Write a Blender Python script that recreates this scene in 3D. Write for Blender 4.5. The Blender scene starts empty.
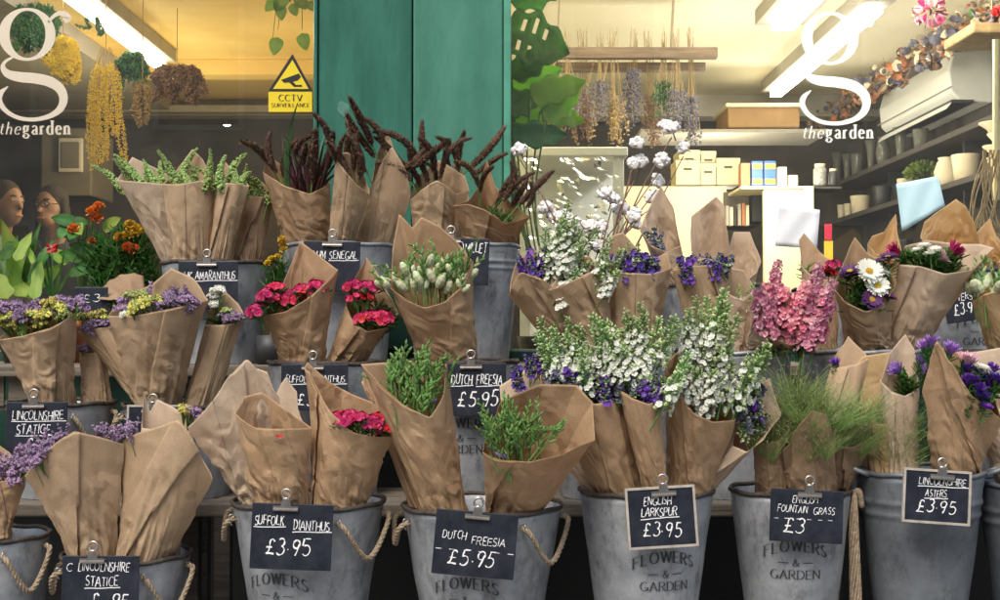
import bpy, math, random
from math import sin, cos, pi, radians, sqrt, atan2
from mathutils import Vector, Matrix, noise
random.seed(7)
sc = bpy.context.scene
COL = sc.collection
R = random.Random(11)

# ------------------------------------------------------------------ camera
F = 1250.0; ZC = 1.20; PITCH = math.atan(28/1250)
cd = bpy.data.cameras.new('camera'); cam = bpy.data.objects.new('camera', cd); COL.objects.link(cam)
cd.sensor_width = 36; cd.lens = 36*F/1000; cd.clip_end = 400; cd.clip_start = .05
cam.location = (0, 0, ZC); cam.rotation_euler = (pi/2+PITCH, 0, 0); sc.camera = cam
def P(px, py, Y):
    dx = (px-500)/F; dy = (300-py)/F
    y = cos(PITCH)-dy*sin(PITCH); z = sin(PITCH)+dy*cos(PITCH)
    k = Y/y
    return Vector((dx*k, Y, ZC+z*k))

# ------------------------------------------------------------------ materials
def mat(name, col=(.5,.5,.5), rough=.6, metal=0, var=.0, vscale=8, bump=0, bscale=40, spec=.5, emit=None, es=0, col2=None, trans=0, detail=4, stretch=None, sheen=0):
    m = bpy.data.materials.new(name); m.use_nodes = True
    nt = m.node_tree; n = nt.nodes; l = nt.links
    b = n['Principled BSDF']; out = n['Material Output']
    b.inputs['Base Color'].default_value = (*col, 1); b.inputs['Roughness'].default_value = rough
    b.inputs['Metallic'].default_value = metal; b.inputs['Specular IOR Level'].default_value = spec
    tc = n.new('ShaderNodeTexCoord'); src = tc.outputs['Object']
    if stretch:
        mp = n.new('ShaderNodeMapping'); mp.inputs['Scale'].default_value = stretch; l.new(src, mp.inputs['Vector']); src = mp.outputs['Vector']
    if var or col2:
        no = n.new('ShaderNodeTexNoise'); no.inputs['Scale'].default_value = vscale; no.inputs['Detail'].default_value = detail
        no.inputs['Roughness'].default_value = .65
        l.new(src, no.inputs['Vector'])
        cr = n.new('ShaderNodeValToRGB'); cr.color_ramp.elements[0].position = .32; cr.color_ramp.elements[1].position = .68
        c2 = col2 or tuple(min(1, c*(1+var)) for c in col); c1 = col if col2 else tuple(c*(1-var) for c in col)
        cr.color_ramp.elements[0].color = (*c1, 1); cr.color_ramp.elements[1].color = (*c2, 1)
        l.new(no.outputs['Fac'], cr.inputs['Fac']); l.new(cr.outputs['Color'], b.inputs['Base Color'])
    if bump:
        n2 = n.new('ShaderNodeTexNoise'); n2.inputs['Scale'].default_value = bscale; n2.inputs['Detail'].default_value = 5
        l.new(src, n2.inputs['Vector'])
        bp = n.new('ShaderNodeBump'); bp.inputs['Strength'].default_value = bump; bp.inputs['Distance'].default_value = .01
        l.new(n2.outputs['Fac'], bp.inputs['Height']); l.new(bp.outputs['Normal'], b.inputs['Normal'])
    if emit:
        b.inputs['Emission Color'].default_value = (*emit, 1); b.inputs['Emission Strength'].default_value = es
    if trans:
        tr = n.new('ShaderNodeBsdfTranslucent'); mx = n.new('ShaderNodeMixShader'); mx.inputs[0].default_value = trans
        if var or col2: l.new(cr.outputs['Color'], tr.inputs['Color'])
        else: tr.inputs['Color'].default_value = (*col, 1)
        l.new(b.outputs[0], mx.inputs[1]); l.new(tr.outputs[0], mx.inputs[2]); l.new(mx.outputs[0], out.inputs['Surface'])
    return m

def tinted(m, amt):
    nt = m.node_tree; n = nt.nodes; l = nt.links; b = n['Principled BSDF']; inp = b.inputs['Base Color']
    oi = n.new('ShaderNodeObjectInfo'); hs = n.new('ShaderNodeHueSaturation'); mr = n.new('ShaderNodeMapRange')
    mr.inputs[3].default_value = 1-amt; mr.inputs[4].default_value = 1+amt*.7; l.new(oi.outputs['Random'], mr.inputs[0]); l.new(mr.outputs[0], hs.inputs['Value'])
    m2 = n.new('ShaderNodeMath'); m2.operation = 'MULTIPLY_ADD'; m2.inputs[1].default_value = .035; m2.inputs[2].default_value = .4825; l.new(oi.outputs['Random'], m2.inputs[0]); l.new(m2.outputs[0], hs.inputs['Hue'])
    if inp.is_linked: l.new(inp.links[0].from_socket, hs.inputs['Color'])
    else: hs.inputs['Color'].default_value = inp.default_value[:]
    l.new(hs.outputs[0], inp)
    for x in n:
        if x.type == 'BSDF_TRANSLUCENT': l.new(hs.outputs[0], x.inputs['Color'])
def paper_mat(name, c1, c2, trans=.3):
    m = mat(name, c1, rough=.72, col2=c2, vscale=9, spec=.3)
    nt = m.node_tree; n = nt.nodes; l = nt.links; b = n['Principled BSDF']; out = n['Material Output']
    tc = n.new('ShaderNodeTexCoord')
    # fine kraft lines in colour: laid stripes of the sheet
    wv = n.new('ShaderNodeTexNoise'); wv.inputs['Scale'].default_value = 420; wv.inputs['Detail'].default_value = 3
    l.new(tc.outputs['Object'], wv.inputs['Vector'])
    mixc = n.new('ShaderNodeMix'); mixc.data_type = 'RGBA'; mixc.blend_type = 'OVERLAY'; mixc.inputs[0].default_value = .28
    cr = [x for x in n if x.type == 'VALTORGB'][0]
    l.new(cr.outputs['Color'], mixc.inputs[6]); l.new(wv.outputs['Fac'], mixc.inputs[7])
    l.new(mixc.outputs[2], b.inputs['Base Color'])
    # creases
    vo = n.new('ShaderNodeTexVoronoi'); vo.feature = 'DISTANCE_TO_EDGE'; vo.inputs['Scale'].default_value = 16
    wz = n.new('ShaderNodeTexNoise'); wz.inputs['Scale'].default_value = 9; wz.inputs['Detail'].default_value = 2
    l.new(tc.outputs['Object'], wz.inputs['Vector'])
    ad = n.new('ShaderNodeVectorMath'); ad.operation = 'MULTIPLY_ADD'; ad.inputs[1].default_value = (.12,.12,.12)
    l.new(wz.outputs['Color'], ad.inputs[0]); l.new(tc.outputs['Object'], ad.inputs[2]); l.new(ad.outputs[0], vo.inputs['Vector'])
    mr = n.new('ShaderNodeMapRange'); mr.inputs[1].default_value = 0; mr.inputs[2].default_value = .12
    l.new(vo.outputs['Distance'], mr.inputs[0])
    nn = n.new('ShaderNodeTexNoise'); nn.inputs['Scale'].default_value = 22; nn.inputs['Detail'].default_value = 4; nn.inputs['Roughness'].default_value = .5
    l.new(tc.outputs['Object'], nn.inputs['Vector'])
    mth = n.new('ShaderNodeMath'); mth.operation = 'MULTIPLY_ADD'; mth.inputs[1].default_value = .12
    l.new(mr.outputs[0], mth.inputs[0]); l.new(nn.outputs['Fac'], mth.inputs[2])
    bp = n.new('ShaderNodeBump'); bp.inputs['Strength'].default_value = .12; bp.inputs['Distance'].default_value = .004
    l.new(mth.outputs[0], bp.inputs['Height'])
    # crinkle: every little facet of the sheet tilts its own way, strongest in patches
    geo = n.new('ShaderNodeNewGeometry'); pn = n.new('ShaderNodeTexNoise'); pn.inputs['Scale'].default_value = 9; pn.inputs['Detail'].default_value = 1
    l.new(geo.outputs['Position'], pn.inputs['Vector'])
    pm = n.new('ShaderNodeMapRange'); pm.inputs[1].default_value = .42; pm.inputs[2].default_value = .68; pm.inputs[3].default_value = .25; pm.inputs[4].default_value = 1.25; l.new(pn.outputs['Fac'], pm.inputs[0])
    prev = bp.outputs['Normal']
    for scl, amp in ((20, .24), (58, .30)):
        ws = n.new('ShaderNodeVectorMath'); ws.operation = 'MULTIPLY_ADD'; ws.inputs[1].default_value = (.05,.05,.05)
        l.new(wz.outputs['Color'], ws.inputs[0]); l.new(geo.outputs['Position'], ws.inputs[2])
        v1 = n.new('ShaderNodeTexVoronoi'); v1.inputs['Scale'].default_value = scl; l.new(ws.outputs[0], v1.inputs['Vector'])
        sb = n.new('ShaderNodeVectorMath'); sb.operation = 'SUBTRACT'; sb.inputs[1].default_value = (.5,.5,.5); l.new(v1.outputs['Color'], sb.inputs[0])
        sa = n.new('ShaderNodeVectorMath'); sa.operation = 'SCALE'; l.new(sb.outputs[0], sa.inputs[0])
        am = n.new('ShaderNodeMath'); am.operation = 'MULTIPLY'; am.inputs[1].default_value = amp; l.new(pm.outputs[0], am.inputs[0]); l.new(am.outputs[0], sa.inputs['Scale'])
        ad2 = n.new('ShaderNodeVectorMath'); ad2.operation = 'ADD'; l.new(prev, ad2.inputs[0]); l.new(sa.outputs[0], ad2.inputs[1])
        nz = n.new('ShaderNodeVectorMath'); nz.operation = 'NORMALIZE'; l.new(ad2.outputs[0], nz.inputs[0]); prev = nz.outputs[0]
    l.new(prev, b.inputs['Normal'])
    tr = n.new('ShaderNodeBsdfTranslucent'); mx = n.new('ShaderNodeMixShader'); mx.inputs[0].default_value = trans
    hs = n.new('ShaderNodeHueSaturation'); hs.inputs['Saturation'].default_value = 1.35; hs.inputs['Value'].default_value = 1.1
    l.new(mixc.outputs[2], hs.inputs['Color']); l.new(hs.outputs[0], tr.inputs['Color'])
    l.new(b.outputs[0], mx.inputs[1]); l.new(tr.outputs[0], mx.inputs[2]); l.new(mx.outputs[0], out.inputs['Surface'])
    return m

def zinc_mat(name, c1, c2, c3):
    m = mat(name, c1, rough=.5, metal=.35, col2=c2, vscale=11, detail=8, bump=.12, bscale=60)
    nt = m.node_tree; n = nt.nodes; l = nt.links; b = n['Principled BSDF']
    tc = n.new('ShaderNodeTexCoord'); mp = n.new('ShaderNodeMapping'); mp.inputs['Scale'].default_value = (24, 24, 14)
    geo = n.new('ShaderNodeNewGeometry'); l.new(geo.outputs['Position'], mp.inputs['Vector'])
    fn_ = [x for x in n if x.type == 'TEX_NOISE']
    for x in fn_: l.new(geo.outputs['Position'], x.inputs['Vector'])
    no = n.new('ShaderNodeTexNoise'); no.inputs['Scale'].default_value = 1; no.inputs['Detail'].default_value = 9; no.inputs['Roughness'].default_value = .75
    l.new(mp.outputs[0], no.inputs['Vector'])
    r2 = n.new('ShaderNodeValToRGB'); r2.color_ramp.elements[0].position = .5; r2.color_ramp.elements[1].position = .72
    l.new(no.outputs['Fac'], r2.inputs['Fac'])
    mx = n.new('ShaderNodeMix'); mx.data_type = 'RGBA'; l.new(r2.outputs['Color'], mx.inputs[0])
    cr = [x for x in n if x.type == 'VALTORGB'][0]
    l.new(cr.outputs['Color'], mx.inputs[6]); mx.inputs[7].default_value = (*c3, 1)
    l.new(mx.outputs[2], b.inputs['Base Color'])
    return m

def brick_mat(name):
    m = mat(name, (.3,.2,.15), .8)
    nt = m.node_tree; n = nt.nodes; l = nt.links; b = n['Principled BSDF']
    tc = n.new('ShaderNodeTexCoord'); mp = n.new('ShaderNodeMapping'); mp.inputs['Rotation'].default_value = (pi/2, 0, 0)
    l.new(tc.outputs['Object'], mp.inputs['Vector'])
    br = n.new('ShaderNodeTexBrick'); br.inputs['Scale'].default_value = 4.4
    br.inputs['Color1'].default_value = (.2,.11,.07,1); br.inputs['Color2'].default_value = (.28,.17,.11,1); br.inputs['Mortar'].default_value = (.3,.28,.25,1)
    l.new(mp.outputs[0], br.inputs['Vector']); l.new(br.outputs['Color'], b.inputs['Base Color'])
    return m

def glass_mat(name, refl=1.0, tint=(.97,.98,.97), ior=1.3, rough=.0, haze=0):
    m = bpy.data.materials.new(name); m.use_nodes = True
    nt = m.node_tree; n = nt.nodes; l = nt.links; n.remove(n['Principled BSDF'])
    tr = n.new('ShaderNodeBsdfTransparent'); tr.inputs[0].default_value = (*tint, 1)
    gl = n.new('ShaderNodeBsdfGlossy'); gl.inputs['Roughness'].default_value = rough
    fr = n.new('ShaderNodeFresnel'); fr.inputs['IOR'].default_value = ior
    mx = n.new('ShaderNodeMixShader'); l.new(fr.outputs[0], mx.inputs[0])
    l.new(tr.outputs[0], mx.inputs[1]); l.new(gl.outputs[0], mx.inputs[2]); l.new(mx.outputs[0], n['Material Output'].inputs['Surface'])
    if haze:   # pale diffuse veil standing in for hazy reflections on the pane
        df = n.new('ShaderNodeBsdfDiffuse'); df.inputs[0].default_value = (.85,.84,.80,1); m2 = n.new('ShaderNodeMixShader')
        tc = n.new('ShaderNodeTexCoord'); mp = n.new('ShaderNodeMapping'); mp.inputs['Scale'].default_value = (1.2,1,2.4); mp.inputs['Rotation'].default_value = (0,.5,0)
        no = n.new('ShaderNodeTexNoise'); no.inputs['Scale'].default_value = 2.2; no.inputs['Detail'].default_value = 7; no.inputs['Roughness'].default_value = .6
        mr = n.new('ShaderNodeMapRange'); mr.inputs[1].default_value = .35; mr.inputs[2].default_value = .75; mr.inputs[3].default_value = haze*.45; mr.inputs[4].default_value = haze*1.7
        l.new(tc.outputs['Object'], mp.inputs['Vector']); l.new(mp.outputs[0], no.inputs['Vector']); l.new(no.outputs['Fac'], mr.inputs[0]); l.new(mr.outputs[0], m2.inputs[0])
        l.new(mx.outputs[0], m2.inputs[1]); l.new(df.outputs[0], m2.inputs[2]); l.new(m2.outputs[0], n['Material Output'].inputs['Surface'])
    return m

PAPER = [paper_mat('kraft_paper', (0.535,0.385,0.241), (0.642,0.476,0.310)),
         paper_mat('kraft_paper_pale', (0.621,0.487,0.353), (0.728,0.589,0.439)),
         paper_mat('kraft_paper_warm', (0.514,0.342,0.198), (0.631,0.439,0.268)),
         paper_mat('kraft_paper_dark', (0.353,0.235,0.144), (0.460,0.316,0.203)),  # darker kraft, shade put into the colour for the shaded wraps
         paper_mat('kraft_paper_yellow', (0.663,0.482,0.257), (0.749,0.578,0.342), .4)]
M = {}
def mm(k, *a, **kw): M[k] = mat(k, *a, **kw)
ZINC = zinc_mat('weathered_zinc', (.23,.25,.275), (.45,.47,.495), (.11,.113,.118))
ZINC_D = zinc_mat('dull_zinc', (.12,.135,.155), (.21,.235,.26), (.07,.075,.08))
mm('rust', (.075,.06,.05), .7, .3, var=.5, vscale=60, bump=.4, bscale=120)
mm('print', (.045,.05,.055), .7, var=.3, vscale=90)
mm('rope', (.36,.28,.19), .9, var=.35, vscale=120, bump=.5, bscale=300)
mm('staple', (.42,.43,.44), .35, .9)
mm('board', (.008,.010,.018), .3, col2=(.030,.034,.048), vscale=22, detail=7, bump=.05)
mm('board_frame', (.40,.36,.31), .6, var=.2, vscale=40)
mm('chalk', (.82,.82,.82), .9)
mm('clip', (.52,.47,.43), .28, .95, var=.2, vscale=50)
mm('stem', (.10,.20,.045), .6, var=.3, vscale=40)
mm('leaf', (.07,.19,.04), .5, var=.5, vscale=30, trans=.4)
mm('leaf_light', (.24,.44,.06), .45, col2=(.42,.56,.12), vscale=18, trans=.4)
mm('leaf_dark', (.04,.15,.05), .35, var=.4, vscale=20, trans=.3)
mm('amaranth', (.18,.29,.06), .8, col2=(.42,.52,.20), vscale=90)
mm('plume', (.07,.042,.034), .9, col2=(.15,.095,.07), vscale=70)
mm('plume_tan', (.17,.10,.055), .85, var=.3, vscale=70)
mm('blade', (.05,.13,.04), .5, var=.5, vscale=12)
mm('purple_leaf', (.06,.018,.022), .5, var=.5, vscale=16)
mm('mauve', (.23,.14,.25), .8, col2=(.36,.26,.38), vscale=200)
mm('yellow', (.50,.44,.08), .7, col2=(.68,.62,.16), vscale=160)
mm('lime', (.34,.40,.12), .7, var=.2, vscale=160)
mm('white', (.86,.87,.79), .6, var=.05, vscale=80, trans=.3)
mm('magenta', (.50,.012,.075), .6, col2=(.66,.03,.14), vscale=120, trans=.12)
mm('red', (.55,.02,.02), .5, var=.2, vscale=60)
mm('violet', (.085,.02,.30), .6, col2=(.17,.05,.42), vscale=120, trans=.12)
mm('lilac', (.30,.14,.50), .6, col2=(.42,.24,.62), vscale=120, trans=.12)
mm('deep_purple', (.045,.008,.065), .6, col2=(.10,.02,.13), vscale=120)
mm('slate_bud', (.085,.09,.14), .7, col2=(.16,.16,.22), vscale=160)
mm('bud', (.075,.18,.035), .5, col2=(.18,.32,.075), vscale=60)
mm('bud_pale', (.50,.64,.28), .5, col2=(.66,.76,.42), vscale=80, trans=.3)
mm('cream_bud', (.62,.68,.38), .45, col2=(.74,.76,.56), vscale=30, trans=.2)
mm('pink', (.76,.28,.40), .6, col2=(.84,.42,.50), vscale=140, trans=.3)
mm('deep_pink', (.60,.15,.28), .6, var=.2, vscale=80, trans=.25)
mm('pale_pink', (.82,.52,.58), .6, var=.1, vscale=80, trans=.15)
mm('gold', (.62,.40,.03), .6, var=.2, vscale=100)
mm('orange', (.62,.13,.02), .6, col2=(.72,.24,.04), vscale=90)
mm('grass', (.16,.32,.06), .7, col2=(.32,.46,.13), vscale=9)
mm('grass_dark', (.12,.24,.06), .7, col2=(.26,.31,.12), vscale=9)
mm('seedhead', (.26,.22,.11), .8, var=.3, vscale=30)
mm('cotton', (.80,.78,.76), .95, var=.06, vscale=60, bump=.4, bscale=90)
mm('husk', (.26,.115,.065), .75, var=.4, vscale=60)
mm('twig', (.20,.11,.08), .8, var=.3, vscale=40)
mm('terracotta', (.42,.16,.07), .8, var=.2, vscale=25)
mm('wood', (.15,.125,.095), .75, var=.35, vscale=6, stretch=(1,12,12), bump=.3, bscale=12)
mm('wood_dark', (.06,.05,.042), .8, var=.4, vscale=6, stretch=(1,12,12), bump=.3)
mm('black', (.012,.012,.012), .7)
mm('green_paint', (.052,.19,.138), .18, col2=(.026,.105,.075), vscale=1.6, stretch=(5,5,1.1), detail=6, bump=.12, bscale=18, spec=.5)
mm('green_light', (.085,.255,.185), .2, col2=(.045,.165,.118), vscale=1.8, stretch=(4,4,1.3), detail=6, bump=.12, bscale=18)
mm('green_pale', (.075,.30,.20), .4, var=.2, vscale=8, bump=.1)
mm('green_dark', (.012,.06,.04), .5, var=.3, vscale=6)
mm('vinyl', (.95,.95,.93), .5, trans=.35)
mm('vinyl_warm', (.80,.74,.66), .5, trans=.45)
mm('sign_yellow', (.82,.62,.02), .4)
mm('sign_black', (.01,.01,.01), .5)
mm('ceil_yellow', (.66,.44,.11), .8, col2=(.80,.60,.22), vscale=1.6)
mm('ceil_cream', (.80,.74,.56), .8, var=.05, vscale=1.5)
mm('trim_grey', (.36,.33,.27), .7, var=.1, vscale=4)
mm('wall_cream', (.74,.66,.38), .8, var=.06, vscale=3)
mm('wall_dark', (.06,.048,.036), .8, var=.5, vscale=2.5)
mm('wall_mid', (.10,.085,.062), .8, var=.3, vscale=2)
mm('lam_cream', (.70,.64,.42), .6, var=.05)
mm('plastic_white', (.70,.70,.65), .4)
mm('pot_cream', (.70,.60,.42), .6, var=.1, vscale=14)
mm('pot_dark', (.035,.035,.035), .5)
mm('box_cream', (.72,.63,.40), .7, var=.06, vscale=6)
mm('box_brown', (.40,.24,.10), .7, var=.2, vscale=5)
mm('blue', (.03,.10,.35), .5)
mm('tube', (1,1,1), .5, emit=(1,.95,.82), es=7)
mm('lamp_spot', (1,1,1), .5, emit=(1,.95,.85), es=14)
mm('note_white', (.93,.95,.98), .7, trans=.2)
mm('note_blue', (.66,.90,.96), .7, trans=.2)
mm('tape_yellow', (.80,.60,.10), .5)
mm('skin', (.27,.145,.09), .55, var=.08, vscale=20)
mm('hair', (.02,.013,.01), .9, var=.4, vscale=60, bump=.5, bscale=90)
mm('hair_grey', (.05,.035,.025), .9, var=.4, vscale=60, bump=.5, bscale=90)
mm('cloth_black', (.02,.02,.022), .85, var=.3, vscale=30)
mm('cloth_grey', (.09,.09,.10), .85, var=.3, vscale=30)
mm('denim', (.04,.06,.11), .85, var=.3, vscale=30)
mm('dried', (.09,.085,.13), .85, col2=(.20,.19,.25), vscale=70)
mm('dried_stem', (.34,.24,.11), .8, var=.3, vscale=30)
mm('dried_yellow', (.86,.66,.05), .8, col2=(.92,.80,.16), vscale=70, trans=.5)
mm('dried_brown', (.24,.14,.09), .85, var=.4, vscale=50)
mm('asphalt', (.05,.05,.052), .85, var=.2, vscale=30, bump=.3, bscale=200)
mm('paving', (.22,.21,.20), .8, var=.2, vscale=4)
mm('kerb', (.30,.29,.28), .8, var=.15, vscale=10)
mm('stone', (.50,.47,.42), .8, var=.2, vscale=1.2)
mm('bar_wood', (.17,.12,.08), .85, var=.4, vscale=7, stretch=(1,12,12), bump=.3)
mm('worn_green', (.07,.20,.145), .5, var=.2, vscale=60)
mm('leaf_back', (.24,.46,.08), .45, col2=(.34,.54,.10), vscale=18, trans=.6)
mm('leaf_backmid', (.15,.36,.07), .4, var=.3, vscale=18, trans=.55)
mm('leaf_backdark', (.05,.19,.07), .4, var=.3, vscale=18, trans=.5)
mm('zinc_jar', (.16,.16,.15), .5, col2=(.42,.41,.38), vscale=60)
mm('soil', (.03,.02,.014), .95, var=.4, vscale=50)
M['brick'] = brick_mat('brick'); M['glass'] = glass_mat('window_glass', ior=1.5, haze=.018); M['clear_glass'] = mat('vase_glass', (.30,.30,.25), .08, trans=.6, spec=1)
M['dark_glass'] = mat('dark_glass', (.02,.025,.03), .05, spec=1)
M['cello'] = glass_mat('cellophane', tint=(.93,.95,.96), ior=1.3, rough=.22)

for k_ in ('amaranth','plume','plume_tan','mauve','yellow','lime','magenta','violet','lilac','slate_bud','bud','bud_pale','pink','pale_pink','deep_pink','leaf','leaf_light','grass','grass_dark','leaf_back','leaf_backmid','cream_bud','orange','gold'): tinted(M[k_], .28)
# ------------------------------------------------------------------ mesh builder
class MB:
    def __init__(s): s.v = []; s.f = []; s.m = []; s.mats = []
    def mi(s, k):
        if isinstance(k, str): k = M[k]
        if k not in s.mats: s.mats.append(k)
        return s.mats.index(k)
    def add(s, vs, fs, k):
        o = len(s.v); i = s.mi(k); s.v += [tuple(p) for p in vs]
        for f in fs: s.f.append([a+o for a in f]); s.m.append(i)
    def box(s, a, b, k):
        x0,y0,z0 = a; x1,y1,z1 = b
        s.add([(x0,y0,z0),(x1,y0,z0),(x1,y1,z0),(x0,y1,z0),(x0,y0,z1),(x1,y0,z1),(x1,y1,z1),(x0,y1,z1)],
              [(0,3,2,1),(4,5,6,7),(0,1,5,4),(1,2,6,5),(2,3,7,6),(3,0,4,7)], k)
    def tube(s, pts, rad, k, n=6, cap=True):
        pts = [Vector(p) for p in pts]
        if not isinstance(rad, (list, tuple)): rad = [rad]*len(pts)
        vs = []; u = None
        for i, p in enumerate(pts):
            t = (pts[min(i+1, len(pts)-1)]-pts[max(i-1, 0)])
            t = t.normalized() if t.length > 1e-9 else Vector((0,0,1))
            if u is None: u = t.orthogonal().normalized()
            else:
                u = u-t*u.dot(t); u = u.normalized() if u.length > 1e-6 else t.orthogonal().normalized()
            w = t.cross(u)
            for j in range(n):
                a = 2*pi*j/n; vs.append(p+(u*cos(a)+w*sin(a))*rad[i])
        fs = []
        for i in range(len(pts)-1):
            for j in range(n):
                fs.append((i*n+j, i*n+(j+1)%n, (i+1)*n+(j+1)%n, (i+1)*n+j))
        if cap: fs.append(tuple(range(n))[::-1]); fs.append(tuple((len(pts)-1)*n+j for j in range(n)))
        s.add(vs, fs, k)
    def lathe(s, prof, c, k, n=40, cap_top=False, cap_bot=True, smoothc=None):
        c = Vector(c); vs = []
        for r, z in prof:
            for j in range(n):
                a = 2*pi*j/n; vs.append((c.x+r*cos(a), c.y+r*sin(a), c.z+z))
        fs = []
        for i in range(len(prof)-1):
            for j in range(n):
                fs.append((i*n+j, i*n+(j+1)%n, (i+1)*n+(j+1)%n, (i+1)*n+j))
        if cap_bot: fs.append(tuple(range(n))[::-1])
        if cap_top: fs.append(tuple((len(prof)-1)*n+j for j in range(n)))
        s.add(vs, fs, k)
    def blob(s, c, r, k, d=None, st=1.0, rnd=None):
        # low icosahedron, stretched by st along d
        c = Vector(c); d = Vector(d).normalized() if d is not None else Vector((0,0,1))
        q = Vector((0,0,1)).rotation_difference(d)
        vs = []
        for p in ICO_V:
            w = Vector(p)*r
            if rnd: w *= 1+rnd*R.uniform(-1,1)
            w.z *= st; vs.append(c+q@w)
        s.add(vs, ICO_F, k)
    def petal(s, base, d, up, L, W, k, cup=.2, tip=.5):
        # petal from base along d; up = face normal; curled
        d = Vector(d).normalized(); up = Vector(up); up = (up-d*up.dot(d)).normalized(); w = d.cross(up)
        b = Vector(base)
        vs = [b-w*W*.18, b+w*W*.18,
              b+d*L*.55-w*W*.5+up*cup*L*.25, b+d*L*.5+up*cup*L*.0, b+d*L*.55+w*W*.5+up*cup*L*.25,
              b+d*L-w*W*tip*.5+up*cup*L*.5, b+d*L*1.04+up*cup*L*.35, b+d*L+w*W*tip*.5+up*cup*L*.5]
        s.add(vs, [(0,3,2),(0,1,3),(1,4,3),(2,3,6,5),(3,4,7,6)], k)
    def quadstrip(s, pts, wid, k, nrm=Vector((0,-1,0))):
        vs = []; pts = [Vector(p) for p in pts]
        for i, p in enumerate(pts):
            t = pts[min(i+1,len(pts)-1)]-pts[max(i-1,0)]
            w = t.cross(nrm); w = w.normalized() if w.length > 1e-9 else Vector((1,0,0))
            wd = wid[i] if isinstance(wid,(list,tuple)) else wid
            vs += [p-w*wd/2, p+w*wd/2]
        s.add(vs, [(2*i,2*i+1,2*i+3,2*i+2) for i in range(len(pts)-1)], k)
    def mesh(s, name, smooth=False):
        me = bpy.data.meshes.new(name); me.from_pydata(s.v, [], s.f)
        for x in s.mats: me.materials.append(x)
        me.polygons.foreach_set('material_index', s.m)
        if smooth: me.polygons.foreach_set('use_smooth', [True]*len(s.f))
        me.update(); return me
    def obj(s, name, parent=None, smooth=False, origin=None):
        if origin is not None:
            o = Vector(origin); s.v = [tuple(Vector(p)-o) for p in s.v]
        ob = bpy.data.objects.new(name, s.mesh(name, smooth)); COL.objects.link(ob)
        if origin is not None: ob.location = origin
        if parent: ob.parent = parent
        return ob
t_ = (1+5**.5)/2; q_ = 1/sqrt(1+t_*t_)
ICO_V = [(-q_,t_*q_,0),(q_,t_*q_,0),(-q_,-t_*q_,0),(q_,-t_*q_,0),(0,-q_,t_*q_),(0,q_,t_*q_),(0,-q_,-t_*q_),(0,q_,-t_*q_),(t_*q_,0,-q_),(t_*q_,0,q_),(-t_*q_,0,-q_),(-t_*q_,0,q_)]
ICO_F = [(0,11,5),(0,5,1),(0,1,7),(0,7,10),(0,10,11),(1,5,9),(5,11,4),(11,10,2),(10,7,6),(7,1,8),(3,9,4),(3,4,2),(3,2,6),(3,6,8),(3,8,9),(4,9,5),(2,4,11),(6,2,10),(8,6,7),(9,8,1)]

def tag(o, label, cat, group=None):
    o['label'] = label; o['category'] = cat
    if group: o['group'] = group
    return o
def struct(o): o['kind'] = 'structure'; return o
def thing(name, label, cat, loc=(0,0,0), group=None):
    o = bpy.data.objects.new(name, None); COL.objects.link(o); o.location = loc; o.empty_display_size = .05
    return tag(o, label, cat, group)
def adopt(o, parent):     # keep world placement when parent only translates
    o.parent = parent; o.location = Vector(o.location)-Vector(parent.location); return o
def bevel(o, w=.003, seg=2):
    b = o.modifiers.new('bevel', 'BEVEL'); b.width = w; b.segments = seg; b.limit_method = 'ANGLE'; return o
def curve(pts, n=8):
    pts = [Vector(p) for p in pts]; out = []
    ext = [pts[0]*2-pts[1]]+pts+[pts[-1]*2-pts[-2]]
    for i in range(1, len(ext)-2):
        a,b,c,d = ext[i-1:i+3]
        for j in range(n):
            t = j/n
            out.append(.5*((2*b)+(c-a)*t+(2*a-5*b+4*c-d)*t*t+(3*b-a-3*c+d)*t**3))
    out.append(pts[-1]); return out
def rdir(r=R, zmin=-1):
    while True:
        v = Vector((r.uniform(-1,1), r.uniform(-1,1), r.uniform(-1,1)))
        if .1 < v.length < 1:
            v.normalize()
            if v.z >= zmin: return v

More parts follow.
